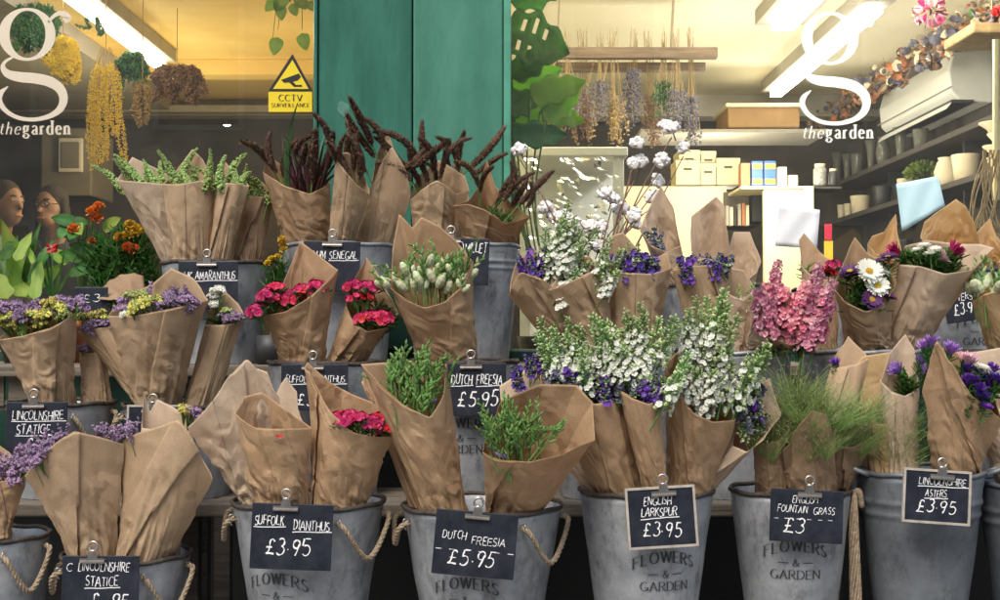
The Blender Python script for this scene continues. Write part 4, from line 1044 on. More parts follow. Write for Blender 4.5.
# cotton: one bunch of bare stems
def cotton():
    base = Vector(BK['b4'].c)+Vector((.02,0,-.06)); root = thing('cotton_branches', 'tall leafless cotton stems with white bolls in front of the right window', 'cotton stems', base, None)
    spots = [[(690,98),(672,124),(660,134),(640,160),(632,178),(650,196),(618,230),(596,250)],[(688,143),(662,160),(655,185),(645,200),(652,170)],[(637,142),(634,162),(610,205),(612,196),(634,202)],[(676,144),(660,128)],[(626,222),(600,222),(593,218)],[(517,150),(520,176),(530,206)],[(588,232),(596,234),(572,212),(548,206),(560,214)]]
    bolls = [(672,127),(684,146),(640,160),(661,159),(657,179),(653,196),(636,142),(633,162),(612,198),(622,208),(635,214),(634,222),(590,226),(601,226),(592,244),(599,247),(546,206),(553,214),(563,216),(520,149),(574,222),(664,124),(606,192)]
    ends = [(684,146),(672,127),(661,159),(657,179),(653,196),(640,160),(636,142),(633,162),(612,198),(622,208),(635,214),(590,226),(546,206),(520,149),(599,247)]
    Y0 = 3.12
    tips = {}
    for i, (x, y) in enumerate(bolls):
        Yd = Y0+R.uniform(-.07,.07); p = P(x, y+2, Yd); tips[(x,y)] = p
        d = Vector((R.uniform(-.5,.5), R.uniform(-.9,-.1), R.uniform(.1,.9)))
        place_flower('cotton', root, p, R.uniform(.85,1.15), d)
    for i, e in enumerate(ends):
        p = tips[e]; m = MB(); b = base+Vector((R.uniform(-.02,.02), R.uniform(-.02,.02), 0))
        mid = b.lerp(p, .5)+Vector((R.uniform(-.03,.03), R.uniform(-.02,.02), R.uniform(-.01,.03)))
        pts = curve([b, mid, p+Vector((0,.01,-.02))], 8)
        m.tube([q-root.location for q in pts], [.003-.0018*k/len(pts) for k in range(len(pts))], 'twig', 5)
        m.obj('branch', root, True)
cotton()

# ------------------------------------------------------------------ middle step
GS = 'statice bouquets'; GD = 'dianthus bouquets'; GF = 'freesia bouquets'; GA = 'aster bouquets'
bouquet('yellow and mauve statice bouquet at the far left of the middle step', 'm1', 42, 82, [(0,340),(22,336),(50,328),(76,312)], [(0,340),(20,318),(50,312),(76,312)], 0, .7, .07, fl=[('statice_yellow',['e',24,322,26,8,9],1.0),('statice_mauve',['e',22,311,26,6,8],1.0),('statice_yellow',[(48,304),(56,308),(44,316)],1.0),('statice_mauve',[(66,304),(72,308),(80,304),(38,320)],1.0),('statice_lime',[(60,318),(66,314)],.9)], group=GS, seam=(.6,.75), crumple=1.4)
bouquet('small statice bouquet with a low plain wrap, second from the left on the middle step', 'm1', 84, 112, [(80,350),(88,353),(98,352),(106,346)], [(80,350),(86,338),(98,336),(106,346)], 0, .4, .02, fl=[('statice_mauve',[(84,350),(90,348)],.8),('statice_yellow',[(86,322),(94,320),(101,322)],.8),('statice_mauve',[(98,326),(104,324)],.8)], group=GS)
bouquet('slim statice wrap leaning left behind the broad one', 'm2', 140, 168, [(78,332),(90,329),(102,327),(112,326)], [(78,332),(88,324),(100,320),(112,326)], 0, .3, .03, fl=[('statice_mauve',[(92,326),(99,324),(106,326),(88,330)],.8),('statice_yellow',[(96,316),(86,316),(102,318)],.7)], group=GS, seam=(.7,.8))
bouquet('broad statice bouquet with wide flat front on the middle step', 'm2', 146, 186, [(109,316),(135,316),(170,309),(207,300)], [(109,316),(124,298),(152,284),(172,268),(192,278),(207,300)], 0, .9, .09, fl=[('statice_yellow',[(140,305),(150,301),(132,308),(160,303)],.95),('statice_lime',[(134,298),(146,296)],.9),('statice_white',[(130,312),(140,312),(150,311),(158,309)],.8),('statice_mauve',['e',182,303,14,7,8],.9),('statice_mauve',[(165,306),(170,298),(128,302)],.9),('sprig',[(188,298),(150,296),(176,296)],.6),('statice_yellow',[(172,304)],.7)], group=GS, seam=(.75,.9), crumple=1.5)
bouquet('statice bouquet with white tops, between the broad wrap and the dianthus', 'm2', 190, 220, [(206,324),(218,325),(230,324),(243,320)], [(206,324),(214,300),(226,292),(238,304),(243,320)], 0, .6, .04, fl=[('statice_white',[(212,296),(220,292),(216,302)],.8),('statice_mauve',[(232,320),(238,318),(228,316)],.8),('leafy',[(222,318),(216,316)],.8),('statice_lime',[(224,312)],.7)], group=GS, seam=(.3,.2))
bouquet('magenta dianthus bouquet with a sail shaped back, left of its pair', 'm3', 288, 326, [(262,316),(285,312),(312,296),(337,270)], [(262,316),(275,302),(288,272),(300,241),(320,256),(337,270)], 2, .7, .07, fl=[('dianthus',[(266,296),(276,290),(288,296),(272,300),(304,292),(318,288),(284,302),(298,300),(258,312)],.78),('leafy',[(266,306),(276,308),(290,306)],.9)], group=GD, seam=(.8,.95), crumple=1.3)
bouquet('magenta dianthus bouquet with a triangular back, right of its pair', 'm3', 330, 366, [(345,306),(354,324),(368,332),(384,328),(398,314)], [(345,306),(352,285),(366,257),(380,276),(398,314)], 2, .5, .06, fl=[('dianthus',[(352,288),(370,289),(356,300),(366,300),(372,318),(382,320),(364,320)],.85),('leafy',[(358,308),(376,306),(386,308),(392,312)],1.0)], group=GD, seam=(.35,.4))
bouquet('white freesia bouquet with tall double peaked wrap on the middle step', 'm4', 424, 476, [(390,288),(406,300),(425,308),(446,302),(462,286),(473,262)], [(390,288),(392,250),(399,214),(411,228),(420,217),(440,226),(456,240),(473,262)], 2, .85, .09, fl=[('freesia_white',['e',434,278,32,13,20],1.0),('freesia_bud',['e',438,270,34,12,12],1.0),('freesia_bud',[(460,262),(466,258),(468,252),(404,266)],.9),('freesia_white',[(392,282),(386,284),(398,278)],.9,{'lx':-.4})], group=GF, seam=(.85,.97), crumple=1.2)

# right hand middle step
bouquet('pink stock bouquet leaning over the fountain grass', 'm6', 740, 778, [(751,326),(768,336),(790,345),(812,340)], [(751,326),(756,300),(776,280),(800,300),(812,340)], 1, .9, .13, fl=[('stock',['e',806,318,18,18,8],1.0),('stock',['e',778,316,14,18,6],.95),('stock',[(776,290),(770,304),(786,334),(804,336),(822,296),(812,282),(796,300)],.8),('stock',[(775,278)],.7),('leafy',['e',790,330,20,10,5],1.0)], group='stock bouquets', seam=(.3,.4), crumple=1.4)
bouquet('brown wrap with a tall thin beak behind the pink stock', 'm7', 808, 836, [(800,262),(812,276),(826,280),(840,270)], [(800,262),(799,240),(804,233),(820,252),(840,270)], 0, .1, .02, fl=[('dianthus',[(834,266),(828,274)],.7),('leafy',[(812,272),(806,268)],.9),('aster_red',[(830,272)],1.0),('bloom_pale',[(828,284)],.9)], seam=(.4,.5))
bouquet('white daisy and purple aster bouquet with a triangular back', 'm7', 838, 878, [(833,288),(846,302),(866,312),(884,304),(897,282)], [(833,288),(843,262),(855,237),(868,254),(884,262),(897,282)], 0, .75, .08, fl=[('aster_white',[(869,272)],1.35,{'d':-.5,'lean':(.05,-.8,.5)}),('aster_white',[(877,286)],1.2,{'d':-.5,'lean':(.1,-.9,.45)}),('aster_white',[(882,270)],.9,{'lean':(.6,-.4,.6)}),('aster_purple',[(872,300)],1.25,{'d':-.7,'lean':(0,-.9,.5)}),('aster_purple',[(888,298),(856,276),(846,276),(850,272)],1.1),('leafy',['e',864,290,18,10,9],1.2)], group=GA, seam=(.3,.25), crumple=1.3)
bouquet('big pale aster bouquet whose wrap flares to the right, crimped at its waist', 'm7', 876, 914, [(898,264),(920,266),(945,274),(972,270),(994,248)], [(898,264),(906,246),(928,240),(958,244),(980,244),(994,248)], 1, .75, .09, fl=[('leafy',['e',926,256,30,6,10],1.2),('aster_white',[(935,250),(930,254)],.8),('bloom_pink',[(897,252),(900,256)],.9,{'lean':(-.8,-.2,.6)}),('bloom_pink',[(950,254)],1.1,{'lean':(.9,-.2,.8)}),('bloom_pale',[(940,260)],1.1,{'lean':(.7,-.4,.5)}),('aster_purple',[(888,258),(884,262)],1.1),('aster_red',[(886,268)],1.0),('leafy',[(952,260),(946,256)],1.3),('aster_white',[(918,250),(924,246)],.7)], group=GA, seam=(.12,.2), crumple=1.3)
bouquet('tan wrap with pale green buds at the right edge, middle step', 'm8', 980, 1012, [(972,302),(985,294),(1000,290),(1018,288)], [(972,302),(982,284),(1000,276),(1018,288)], 4, .7, .07, fl=[('freesia_white',[(978,290),(984,286),(990,290),(996,284),(974,292)],1.1)], seam=(.5,.6))
# wrap corner peeping in front of the mid right bucket
bouquet('small plain wrap point standing behind the fountain grass', 'f6', 800, 840, [(832,368),(846,366),(858,364),(870,358)], [(832,368),(840,350),(848,336),(860,348),(870,358)], 0, -.4, -.03, fl=[('bloom_violet',[(836,366)],.8),('aster_red',[(842,370)],.7)])

# ------------------------------------------------------------------ front row
bouquet('mauve statice bouquet cut off by the left edge, front row', 'f1', -30, 14, [(-52,478),(-20,482),(4,481),(26,478)], [(-52,478),(-30,440),(-6,440),(10,452),(26,478)], 2, .3, .0, fl=[('sprig',[(2,476),(10,474),(20,468),(30,460),(12,462),(26,472)],1.0,{'lx':.3}),('statice_mauve',[(14,474),(4,470),(22,466)],.9)], group=GS)
bouquet('left of the two plain statice wraps with a tall point, front row', 'f2', 82, 122, [(25,476),(40,458),(56,443),(74,431),(96,436),(123,444)], [(25,476),(50,452),(76,440),(100,438),(123,444)], 0, .6, .07, fl=[('sprig',[(56,446),(48,450),(66,440),(38,460),(34,466)],.8,{'lx':-.3}),('sprig',[(98,438),(106,438),(112,441),(118,443)],.65),('statice_mauve',[(40,456),(52,444)],.9)], group=GS, seam=(.4,.62), crumple=1.1)
bouquet('right of the two plain statice wraps with a straight vertical left edge, front row', 'f2', 124, 178, [(123,440),(142,432),(160,426),(179,419),(196,448),(213,479)], [(123,440),(150,434),(180,428),(200,452),(213,479)], 0, .6, .07, fl=[('sprig',[(130,438),(138,436)],.8)], group=GS, seam=(.35,.75), crumple=1.1)
bouquet('small pale wrap tips behind the two plain statice wraps', 'f2', 136, 176, [(142,428),(158,430),(180,434),(196,430)], [(142,428),(143,391),(150,412),(158,399),(175,408),(196,420),(196,430)], 1, -.6, .0, fl=[('statice_yellow',[(183,410),(188,412)],.7),('statice_mauve',[(196,414),(200,418),(192,414)],.8)], group=GS)
bouquet('crumpled wrap bulging left with a tall corner, in the front dianthus bucket', 'f3', 246, 284, [(187,427),(205,412),(228,378),(247,358),(262,376),(281,398)], [(187,427),(215,402),(250,366),(268,372),(281,398)], 1, .4, .05, fl=[], group=GD, seam=(.55,.6), crumple=2.2)
bouquet('pale upright wrap corner between two front dianthus wraps', 'f3', 284, 306, [(268,418),(280,424),(292,426),(302,420)], [(268,418),(280,384),(286,377),(296,392),(302,420)], 1, -.3, -.02, fl=[], group=GD)
bouquet('middle front dianthus wrap with a flat top edge and one fallen petal', 'f3', 266, 314, [(234,414),(254,428),(282,429),(312,428)], [(234,414),(244,396),(262,392),(290,412),(312,428)], 2, .85, .06, fl=[], group=GD, seam=(.6,.35), crumple=1.8)
bouquet('front dianthus bouquet with beak shaped tip and magenta blooms showing', 'f3', 320, 368, [(309,372),(330,412),(352,432),(374,437),(393,436)], [(309,372),(304,368),(308,362),(330,382),(352,394),(372,402),(393,436)], 2, .8, .06, fl=[('dianthus',[(340,418),(350,416),(358,420),(372,424),(382,420),(388,428),(346,424),(378,430)],.72),('leafy',[(348,426),(362,426),(356,430)],.8),('freesia_bud',[(363,420)],.5)], group=GD, seam=(.15,.2), crumple=1.3)
bouquet('slender wrap leaning left, its edge beside the front dianthus bucket', 'f4', 412, 440, [(361,382),(370,394),(378,404),(388,410)], [(361,382),(364,372),(378,384),(388,410)], 2, .2, .02, group=GF, seam=(.4,.5))
bouquet('freesia bouquet of tight green buds with a square left corner, front row', 'f4', 426, 468, [(361,364),(380,386),(405,406),(430,418),(442,398),(447,364)], [(361,364),(390,362),(420,360),(447,364)], 2, .8, .08, fl=[('freesia_bud',['e',414,384,30,22,30],1.05),('freesia_bud',['e',410,368,26,8,12],1.0),('freesia_violet',[(420,392),(430,396),(424,404),(404,380),(432,400)],.8)], group=GF, seam=(.3,.15), crumple=1.2)
bouquet('freesia bouquet with the widest rounded back flap, front row', 'f4', 488, 538, [(483,452),(500,460),(530,462),(560,455),(594,440)], [(483,452),(486,430),(500,402),(540,384),(575,385),(592,402),(594,440)], 2, .9, .13, fl=[('freesia_bud',['e',516,432,26,16,22],1.05),('freesia_bud',[(540,424),(552,422),(530,424),(546,432),(536,438)],.95,{'lx':.8}),('freesia_bud',['e',508,424,20,12,8],1.0),('freesia_violet',[(491,442),(497,436),(504,448),(494,430),(508,450),(520,440),(514,430)],.95)], group=GF, seam=(.12,.3), crumple=1.1, dep=.13)
GLF = 'front larkspur bouquets'
bouquet('larkspur bouquet behind the rounded freesia flap, purple florets low on its left', 'f5', 596, 640, [(545,392),(570,398),(596,404),(612,400),(625,392)], [(545,392),(540,376),(556,356),(585,362),(610,376),(625,392)], 2, .75, .08, fl=[('larkspur_green',['e',582,358,30,22,12],1.0),('larkspur',['e',582,356,22,14,5],.95),('larkspur_green',[(562,372),(560,360),(604,360)],1.0),('spray_violet',[(588,388),(596,392),(604,388),(580,382)],1.0),('spray_dark',[(610,390),(600,380),(614,380),(556,376),(572,382),(618,388)],1.0),('larkspur',[(598,344),(606,350)],1.0)], group=GLF, seam=(.7,.85))
bouquet('pale larkspur wrap fanned out left, behind the freesia flap', 'f5', 586, 606, [(502,404),(520,402),(540,396),(556,388)], [(502,404),(500,386),(530,366),(562,347),(556,388)], 1, -.2, .0, fl=[('spray_violet',[(530,366),(540,358),(536,362),(520,376)],.85),('larkspur_green',[(546,358)],.7)], group=GLF)
bouquet('larkspur bouquet with a purple heart and sharp centre point, front row', 'f5', 640, 662, [(618,388),(632,398),(648,404),(660,398)], [(618,388),(606,344),(612,352),(630,362),(650,366),(660,398)], 2, .85, .07, fl=[('larkspur_violet',[(642,394),(648,396),(644,386),(654,392)],.8),('larkspur',['e',632,356,18,20,6],1.0),('larkspur_green',['e',634,342,24,18,9],1.0),('larkspur_green',[(660,388),(666,380),(658,350),(664,340)],1.0),('spray_dark',[(636,384),(652,380)],.8)], group=GLF, seam=(.2,.1))
bouquet('larkspur bouquet with the whitest spikes spilling over its front edge', 'f5', 664, 706, [(664,364),(676,388),(692,412),(712,422),(735,420)], [(664,364),(676,352),(700,356),(724,380),(735,420)], 2, .9, .08, fl=[('larkspur',['e',704,380,25,20,15],1.0),('larkspur',['e',704,344,18,14,6],1.0),('larkspur_green',['e',704,330,18,12,5],.95),('larkspur_green',[(722,372),(736,372),(742,382),(700,322),(712,326),(718,340),(736,388)],1.1)], group=GLF, seam=(.5,.35))
bouquet('larkspur bouquet flared far right with dark purple buds', 'f5', 688, 712, [(733,446),(746,452),(764,440),(782,414)], [(733,446),(736,410),(752,388),(770,378),(782,414)], 1, .5, .08, fl=[('spray_dark',['e',750,406,11,18,8],.9),('larkspur_violet',[(752,392)],.7),('larkspur_green',[(746,432),(758,404)],.7),('spray_violet',[(746,398),(752,404)],.8)], group=GLF, seam=(.2,.3))
GG = 'fountain grass bouquets'
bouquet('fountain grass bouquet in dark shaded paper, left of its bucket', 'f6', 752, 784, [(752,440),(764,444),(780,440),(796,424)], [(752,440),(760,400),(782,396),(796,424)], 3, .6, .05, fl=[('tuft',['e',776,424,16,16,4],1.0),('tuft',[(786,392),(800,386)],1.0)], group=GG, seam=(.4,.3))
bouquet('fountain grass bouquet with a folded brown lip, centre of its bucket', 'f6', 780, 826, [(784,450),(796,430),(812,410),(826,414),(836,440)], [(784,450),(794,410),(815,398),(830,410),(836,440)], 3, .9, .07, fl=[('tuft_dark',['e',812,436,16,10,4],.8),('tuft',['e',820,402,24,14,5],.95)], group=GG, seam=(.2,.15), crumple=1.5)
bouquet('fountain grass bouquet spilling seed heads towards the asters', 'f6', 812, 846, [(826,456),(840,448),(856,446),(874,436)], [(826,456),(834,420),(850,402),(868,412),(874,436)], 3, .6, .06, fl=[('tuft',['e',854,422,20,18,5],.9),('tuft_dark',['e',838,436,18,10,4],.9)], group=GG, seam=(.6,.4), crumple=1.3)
bouquet('yellowish broad wrap behind the fountain grass', 'f7', 868, 900, [(842,416),(866,424),(890,424),(918,412)], [(842,416),(846,378),(862,356),(890,352),(912,368),(918,412)], 4, -.2, .0, fl=[('tuft_dark',['e',886,422,22,24,6],.9),('tuft',['e',898,440,14,20,4],1.0),('tuft_dark',[(906,450),(896,452),(886,452)],.9)], group=GG, crumple=.8, seam=(.5,.6))
bouquet('pale wrap with one tall point left of the purple asters', 'f7', 884, 914, [(880,380),(892,392),(906,396),(920,388)], [(880,380),(890,352),(905,334),(914,350),(920,388)], 1, .1, .02, fl=[('bloom_lilac',[(900,372)],1.0,{'lean':(-.8,-.3,.6)}),('bloom_lilac',[(920,364),(924,374)],1.0),('leafy',[(908,380),(914,384),(904,378)],1.1)], group=GA)
bouquet('purple aster bouquet with tall left point and deep slanting front, front row', 'f7', 926, 968, [(922,392),(930,360),(937,339),(950,362),(972,396),(1002,420)], [(922,392),(936,346),(960,352),(985,368),(1002,420)], 2, .85, .08, fl=[('bloom_violet',['e',980,384,20,18,9],.85),('aster_violet',[(985,408),(978,396),(996,380),(972,380)],.9,{'d':-.6}),('bloom_lilac',[(950,354),(926,352),(932,346)],1.0),('bloom_pale',[(964,362),(968,366)],1.0),('aster_white',[(982,368),(996,376)],.7),('leafy',['e',974,390,20,16,9],1.2)], group=GA, seam=(.75,.3), crumple=1.2)
bouquet('wide pale wrap laid open behind the purple asters at the right edge', 'f8', 1000, 1036, [(962,400),(985,408),(1010,410),(1040,404)], [(962,400),(958,354),(985,350),(1010,346),(1040,404)], 1, .0, .0, fl=[('bloom_violet',[(1004,384),(1010,392)],1.0)], group=GA)
# fallen petal on the flat topped wrap is part of that bouquet
pet = [o for o in bpy.data.objects if o.get('label','').startswith('middle front dianthus wrap')][0]
m = MB(); p = P(279,437,2.325)-pet.location; m.petal(p, (1,-.1,.2), (0,-1,.2), .007, .007, 'red', .2, .8); m.petal(p, (-.6,-.1,.5), (0,-1,.2), .006, .006, 'red', .2, .8); m.obj('fallen_petal', pet)

# ------------------------------------------------------------------ steps the buckets stand on
def plank_step(label, y0, y1, z, x0=-2.2, x1=2.2, n=3, legs=True):
    root = thing('display_step', label, 'display step', (0, (y0+y1)/2, 0), 'wooden display steps')
    d = (y1-y0)/n
    for i in range(n):
        m = MB(); m.box((x0, -(y1-y0)/2+i*d+.004, z-.028), (x1, -(y1-y0)/2+(i+1)*d-.004, z), 'wood'); bevel(m.obj('plank', root), .004)
    for k in range(7):
        x = x0+.06+(x1-x0-.12)*k/6
        m = MB()
        for yy in (-(y1-y0)/2+.03, (y1-y0)/2-.05): m.box((x-.02, yy, 0), (x+.02, yy+.035, z-.029), 'wood_dark')
        m.obj('leg', root)
    return root
plank_step('highest wooden step right under the shop windows', 2.945, 3.27, SHELF_TOP)
plank_step('middle wooden step with worn pale front edge', 2.655, 2.935, SHELF_MID)
plank_step('lowest wooden step carrying the front row of buckets', 2.30, 2.648, SHELF_LOW)
# back boards of the steps (low slat seen between front buckets)
m = MB(); 
for zz in (.615, .665): m.box((-2.2, -.009, zz), (2.2, .009, zz+.04), 'wood_dark')
tag(m.obj('slat_rail', None, origin=(0, 2.80, 0)), 'dark horizontal slats seen between the front buckets, under the middle step', 'slats')
m = MB(); m.box((-.24,-.1,-.095), (.24,.1,.095), 'wood')
cr = thing('wooden_crate', 'small pale wooden crate tucked under the top step at the far left', 'crate', P(14, 385, 2.99)-Vector((0,0,.05)))
for k in range(4):
    m = MB(); m.box((-.15+k*.07,-.01,-.0), (-.09+k*.07,.0,.085), 'wood'); bevel(m.obj('slat', cr), .002)
m = MB(); m.box((-.16,.0,-.01), (.14,.16,.0), 'wood'); m.obj('bottom', cr)

# ------------------------------------------------------------------ shop front
YG = 3.50; YP = 3.36
xL = P(317, 300, YP).x; xS = P(412, 300, YP).x; xR = P(511, 300, YP).x
root = thing('green_pillar', 'glossy green painted pillar between the two shop windows', 'pillar', ((xL+xR)/2, YP, 0))
cx = root.location.x
m = MB(); m.box((xL-cx, .012, 1.37), (xS-cx-.002, .30, 4.6), 'green_paint'); bevel(m.obj('panel', root), .004)
m = MB(); m.box((xL-cx, -.012, 1.142), (xR-cx-.022, .30, 1.368), 'green_dark'); bevel(m.obj('shaded_base', root), .004)  # lower band in darker green: the shadow down here is painted in
m = MB(); m.box((xS-cx+.002, 0, 1.37), (xR-cx-.022, .30, 4.6), 'green_light'); bevel(m.obj('panel', root), .005)
m = MB(); m.box((xR-cx-.020, -.006, 1.142), (xR-cx, .30, 4.6), 'green_pale'); bevel(m.obj('edge_bead', root), .004)
m = MB(); m.box((xL-cx-.012, .0, 1.142), (xL-cx-.002, .30, 4.6), 'green_paint'); bevel(m.obj('edge_bead', root), .003)
m = MB()   # worn patch of old paint on the left panel
rr = random.Random(4); c = P(343, 108, YP); pts = []
for i in range(20):
    a = 2*pi*i/20; q = .018*(1+rr.uniform(-.2,.2)); pts.append((c.x-cx+cos(a)*q, .0105, c.z+sin(a)*q*1.1))
m.add(pts, [tuple(range(20))], 'worn_green'); m.obj('worn_patch', root)

WL = xL-.012; WRt = xR
root = thing('stall_riser', 'dark green wooden panelling below the shop windows', 'panelling', (0, YG-.06, 0))
m = MB(); m.box((-4, 0, .0), (4, .12, .86), 'black'); m.obj('shaded_base', root); m = MB(); m.box((-4, 0, .862), (4, .12, 1.10), 'green_dark'); m.obj('board', root)  # lower half coloured black to paint in the dark under the steps
m = MB()
for k in range(40): m.box((-3.9+k*.2, -.008, .87), (-3.885+k*.2, -.001, 1.08), 'green_dark')
m.obj('moulding', root)
m = MB(); m.box((-4, -.06, 1.10), (4, .14, 1.14), 'green_dark'); bevel(m.obj('sill', root), .004)
def window(name, label, xa, xb, extra=None):
    root = thing('shop_window', label, 'window', ((xa+xb)/2, YG, 1.14)); cx = (xa+xb)/2
    m = MB(); m.box((xa-cx, -.003, 0), (xb-cx, .003, 1.66), 'glass'); m.obj('glass_pane', root)
    m = MB(); m.box((xa-cx, -.03, 1.661), (xb-cx, .03, 1.72), 'green_paint'); m.obj('frame', root)
    return root
wl = window('l', 'left shop window with warm yellow room behind and large white letter g', -3.2, WL)
wr = window('r', 'right shop window with bright cream room behind and large white letter g', WRt, 3.2)
def gq():
    Q = []
    def var(pts, ws): 
        # smooth variable width stroke
        P3 = curve([Vector((x, y, w)) for (x, y), w in zip(pts, ws)], 8)
        p2 = [(v.x, v.y) for v in P3]; return stroke_quads(p2, lambda a, i: max(.4, P3[i].z))
    ring = []; n = 40
    for i in range(n):
        a0 = 2*pi*i/n; a1 = 2*pi*(i+1)/n
        def o(a): return (830+28.5*cos(a), 38.5+26.5*sin(a))
        def inn(a): return (830.5+(18.0)*cos(a+.0), 38.5+23.6*sin(a))
        Q.append((o(a0), inn(a0), inn(a1), o(a1)))
    Q += var([(851,27),(856,21),(862,17.5),(868,18.5),(870,22.5),(867,25)], [2.5,3.5,4.5,6,8,6])
    Q += var([(816,61),(808,66),(806,72),(811,78),(822,81),(838,82.5),(853,86),(863,93),(866.5,103),(863,113),(853,120),(838,123.5),(822,122),(809,115),(802.5,105),(804,97),(811,90.5)], [2,3,5,8,10,10.5,10.5,9.5,8.5,7,5,4,4,4.5,5.5,5,1])
    return Q
def logo(win, dx, dy, k):
    loc = win.location; m = MB()
    def fn(px, py): 
        p = P(px+dx, py+dy, YG-.0045)-loc; return (p.x, p.y, p.z)
    for i, q in enumerate(gq()): m.add([Vector(fn(x, y))+Vector((0, -(i%5)*.00004, 0)) for x, y in q], [(0,1,2,3)], k)
    q = text_quads('the', 13, 802, 0, 'nib', slant=.2, space=.14, center=False, stroke=1.5, fit=21)
    q += text_quads('garden', 14.5, 826, 0, 'serif', space=.2, center=False, stroke=2.5, fit=47)
    for i, t in enumerate(q): m.add([Vector(fn(x, 138.5-y))+Vector((0, -(i%5)*.00004, 0)) for x, y in t], [(0,1,2,3)], k)
    return m.obj('window_lettering', win)
logo(wr, 0, 0, 'vinyl'); logo(wl, -803, -4, 'vinyl_warm')
# camera warning sticker
st = thing('warning_sticker', 'yellow triangular camera warning sticker on the left window', 'sticker', P(291, 84, YG-.008))
loc = st.location
def SP(px, py, e=0): p = P(px, py, YG-.008-e)-loc; return (p.x, p.y, p.z)
m = MB(); a = [SP(268.5,92),SP(312,92),SP(312,112),SP(268.5,112)]; b_ = [(x,y+.001,z) for x,y,z in a]
m.add(a+b_, [(0,1,2,3),(7,6,5,4),(0,4,5,1),(1,5,6,2),(2,6,7,3),(3,7,4,0)], 'sign_yellow')
tri = [(292.5,54),(313,91.5),(268,91.5)]
m.add([SP(*p) for p in tri], [(0,1,2)], 'sign_black'); m.add([SP(*p, .0004) for p in [(292.5,60),(308.5,89),(273,89)]], [(0,1,2)], 'sign_yellow'); m.obj('face', st)
m = MB(); m.add([SP(x,y,.0009) for x,y in [(281,80),(299,73.5),(301,77),(298,80.5),(293,82),(296,85),(302,85),(302,87),(294,87),(289,82.5),(284,83)]], [tuple(range(11))], 'sign_black'); m.obj('camera_symbol', st); m = MB()
q = text_quads('CCTV', 6.2, 290.5, 0, 'nib', stroke=1.1, fit=23, space=.2)
for t in q: m.add([SP(x, 101-y, .0012) for x, y in t], [(0,1,2,3)], 'sign_black')
q = text_quads('SURVEILLANCE', 3.6, 290.5, 0, 'nib', stroke=.7, fit=38, space=.25)
for t in q: m.add([SP(x, 107-y, .0012) for x, y in t], [(0,1,2,3)], 'sign_black')
m.obj('printed_words', st)

# shop building shell
root = thing('shop_building', 'shop building around the two windows with rooms behind', 'building', (0, YG, 0))
m = MB(); m.box((-6, -.05, 2.87), (6, .25, 7.5), 'brick'); m.obj('upper_wall', root)
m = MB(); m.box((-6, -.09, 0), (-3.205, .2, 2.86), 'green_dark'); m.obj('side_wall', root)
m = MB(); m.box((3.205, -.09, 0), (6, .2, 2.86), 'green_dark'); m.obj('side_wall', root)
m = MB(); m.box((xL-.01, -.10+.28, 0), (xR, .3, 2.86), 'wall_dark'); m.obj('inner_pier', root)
m = MB(); m.box((-5.2, .31, 0), (5.2, 6.2, .25), 'wall_mid'); m.obj('shop_floor', root)
xPart = -.02
def IB(a, b, k, nm): # world box -> part
    m = MB(); m.box((a[0],a[1]-YG,a[2]),(b[0],b[1]-YG,b[2]), k); return m.obj(nm, root)
ZT = 2.70
IB((-5.2,3.56,ZT),(xPart-.01,8.8,ZT+.1),'ceil_yellow','ceiling'); IB((xPart+.01,3.56,ZT),(2.6,8.8,ZT+.1),'ceil_cream','ceiling')
IB((xPart-.01,3.62,.05),(xPart+.01,8.5,ZT+.1),'wall_cream','partition_wall')
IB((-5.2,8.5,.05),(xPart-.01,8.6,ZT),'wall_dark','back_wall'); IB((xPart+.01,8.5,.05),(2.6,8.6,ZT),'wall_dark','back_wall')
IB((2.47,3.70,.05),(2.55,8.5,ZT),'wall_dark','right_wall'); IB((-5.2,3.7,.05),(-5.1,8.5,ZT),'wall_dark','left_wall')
# left room: downstand beams, boxed light
IB((-5.0,6.95,2.615),(xPart-.02,7.1,ZT-.002),'ceil_yellow','beam'); IB((-5.0,8.2,2.60),(xPart-.02,8.35,ZT-.002),'trim_grey','beam')
IB((-3.6,3.9,2.60),(-2.12,8.05,ZT-.003),'trim_grey','bulkhead')
IB((xPart+.02,8.0,2.56),(2.46,8.2,ZT-.002),'trim_grey','beam')
IB((2.18,4.2,2.60),(2.46,7.98,ZT-.003),'trim_grey','bulkhead')
def tube_light(label, x, y0, y1, z, w=.065):
    r_ = thing('strip_light', label, 'strip light', (x, (y0+y1)/2, z), 'ceiling strip lights'); L = (y1-y0)/2
    m = MB(); m.box((-w*1.15,-L-.06,.03),(w*1.15,L+.06,.098),'trim_grey'); bevel(m.obj('housing', r_), .004)
    m = MB(); m.box((-w/2,-L,-.01),(w/2,L,.029),'tube'); m.obj('diffuser', r_)
tube_light('bright white strip light on the yellow ceiling, left window', -1.82, 5.0, 6.65, 2.60)
tube_light('bright strip light running diagonally behind the white letter g, right window', 1.66, 5.5, 7.5, 2.60)
tube_light('short strip light at the top edge above the right window', 1.32, 4.6, 5.82, 2.60, .10)
for (x, y, z, e, col, nm) in [(-1.82,6.6,2.05,12,(1,.82,.48),'left_lamp'),(-1.0,6.3,1.75,14,(1,.82,.48),'left_lamp'),(1.20,5.9,1.95,19,(1,.93,.77),'right_lamp'),(1.20,7.1,1.95,17,(1,.93,.77),'right_lamp'),(1.25,4.35,2.40,38,(1,.93,.80),'front_fill'),(.45,4.5,2.40,16,(1,.93,.80),'front_fill'),(-1.5,4.5,2.35,13,(1,.86,.6),'front_fill')]:  # the three near the glass are added fills brightening wraps, leaves and bunches
    ld = bpy.data.lights.new(nm, 'POINT'); ld.energy = e; ld.shadow_soft_size = .12; ld.color = col
    lo = bpy.data.objects.new(nm, ld); COL.objects.link(lo); lo.location = (x, y, z)
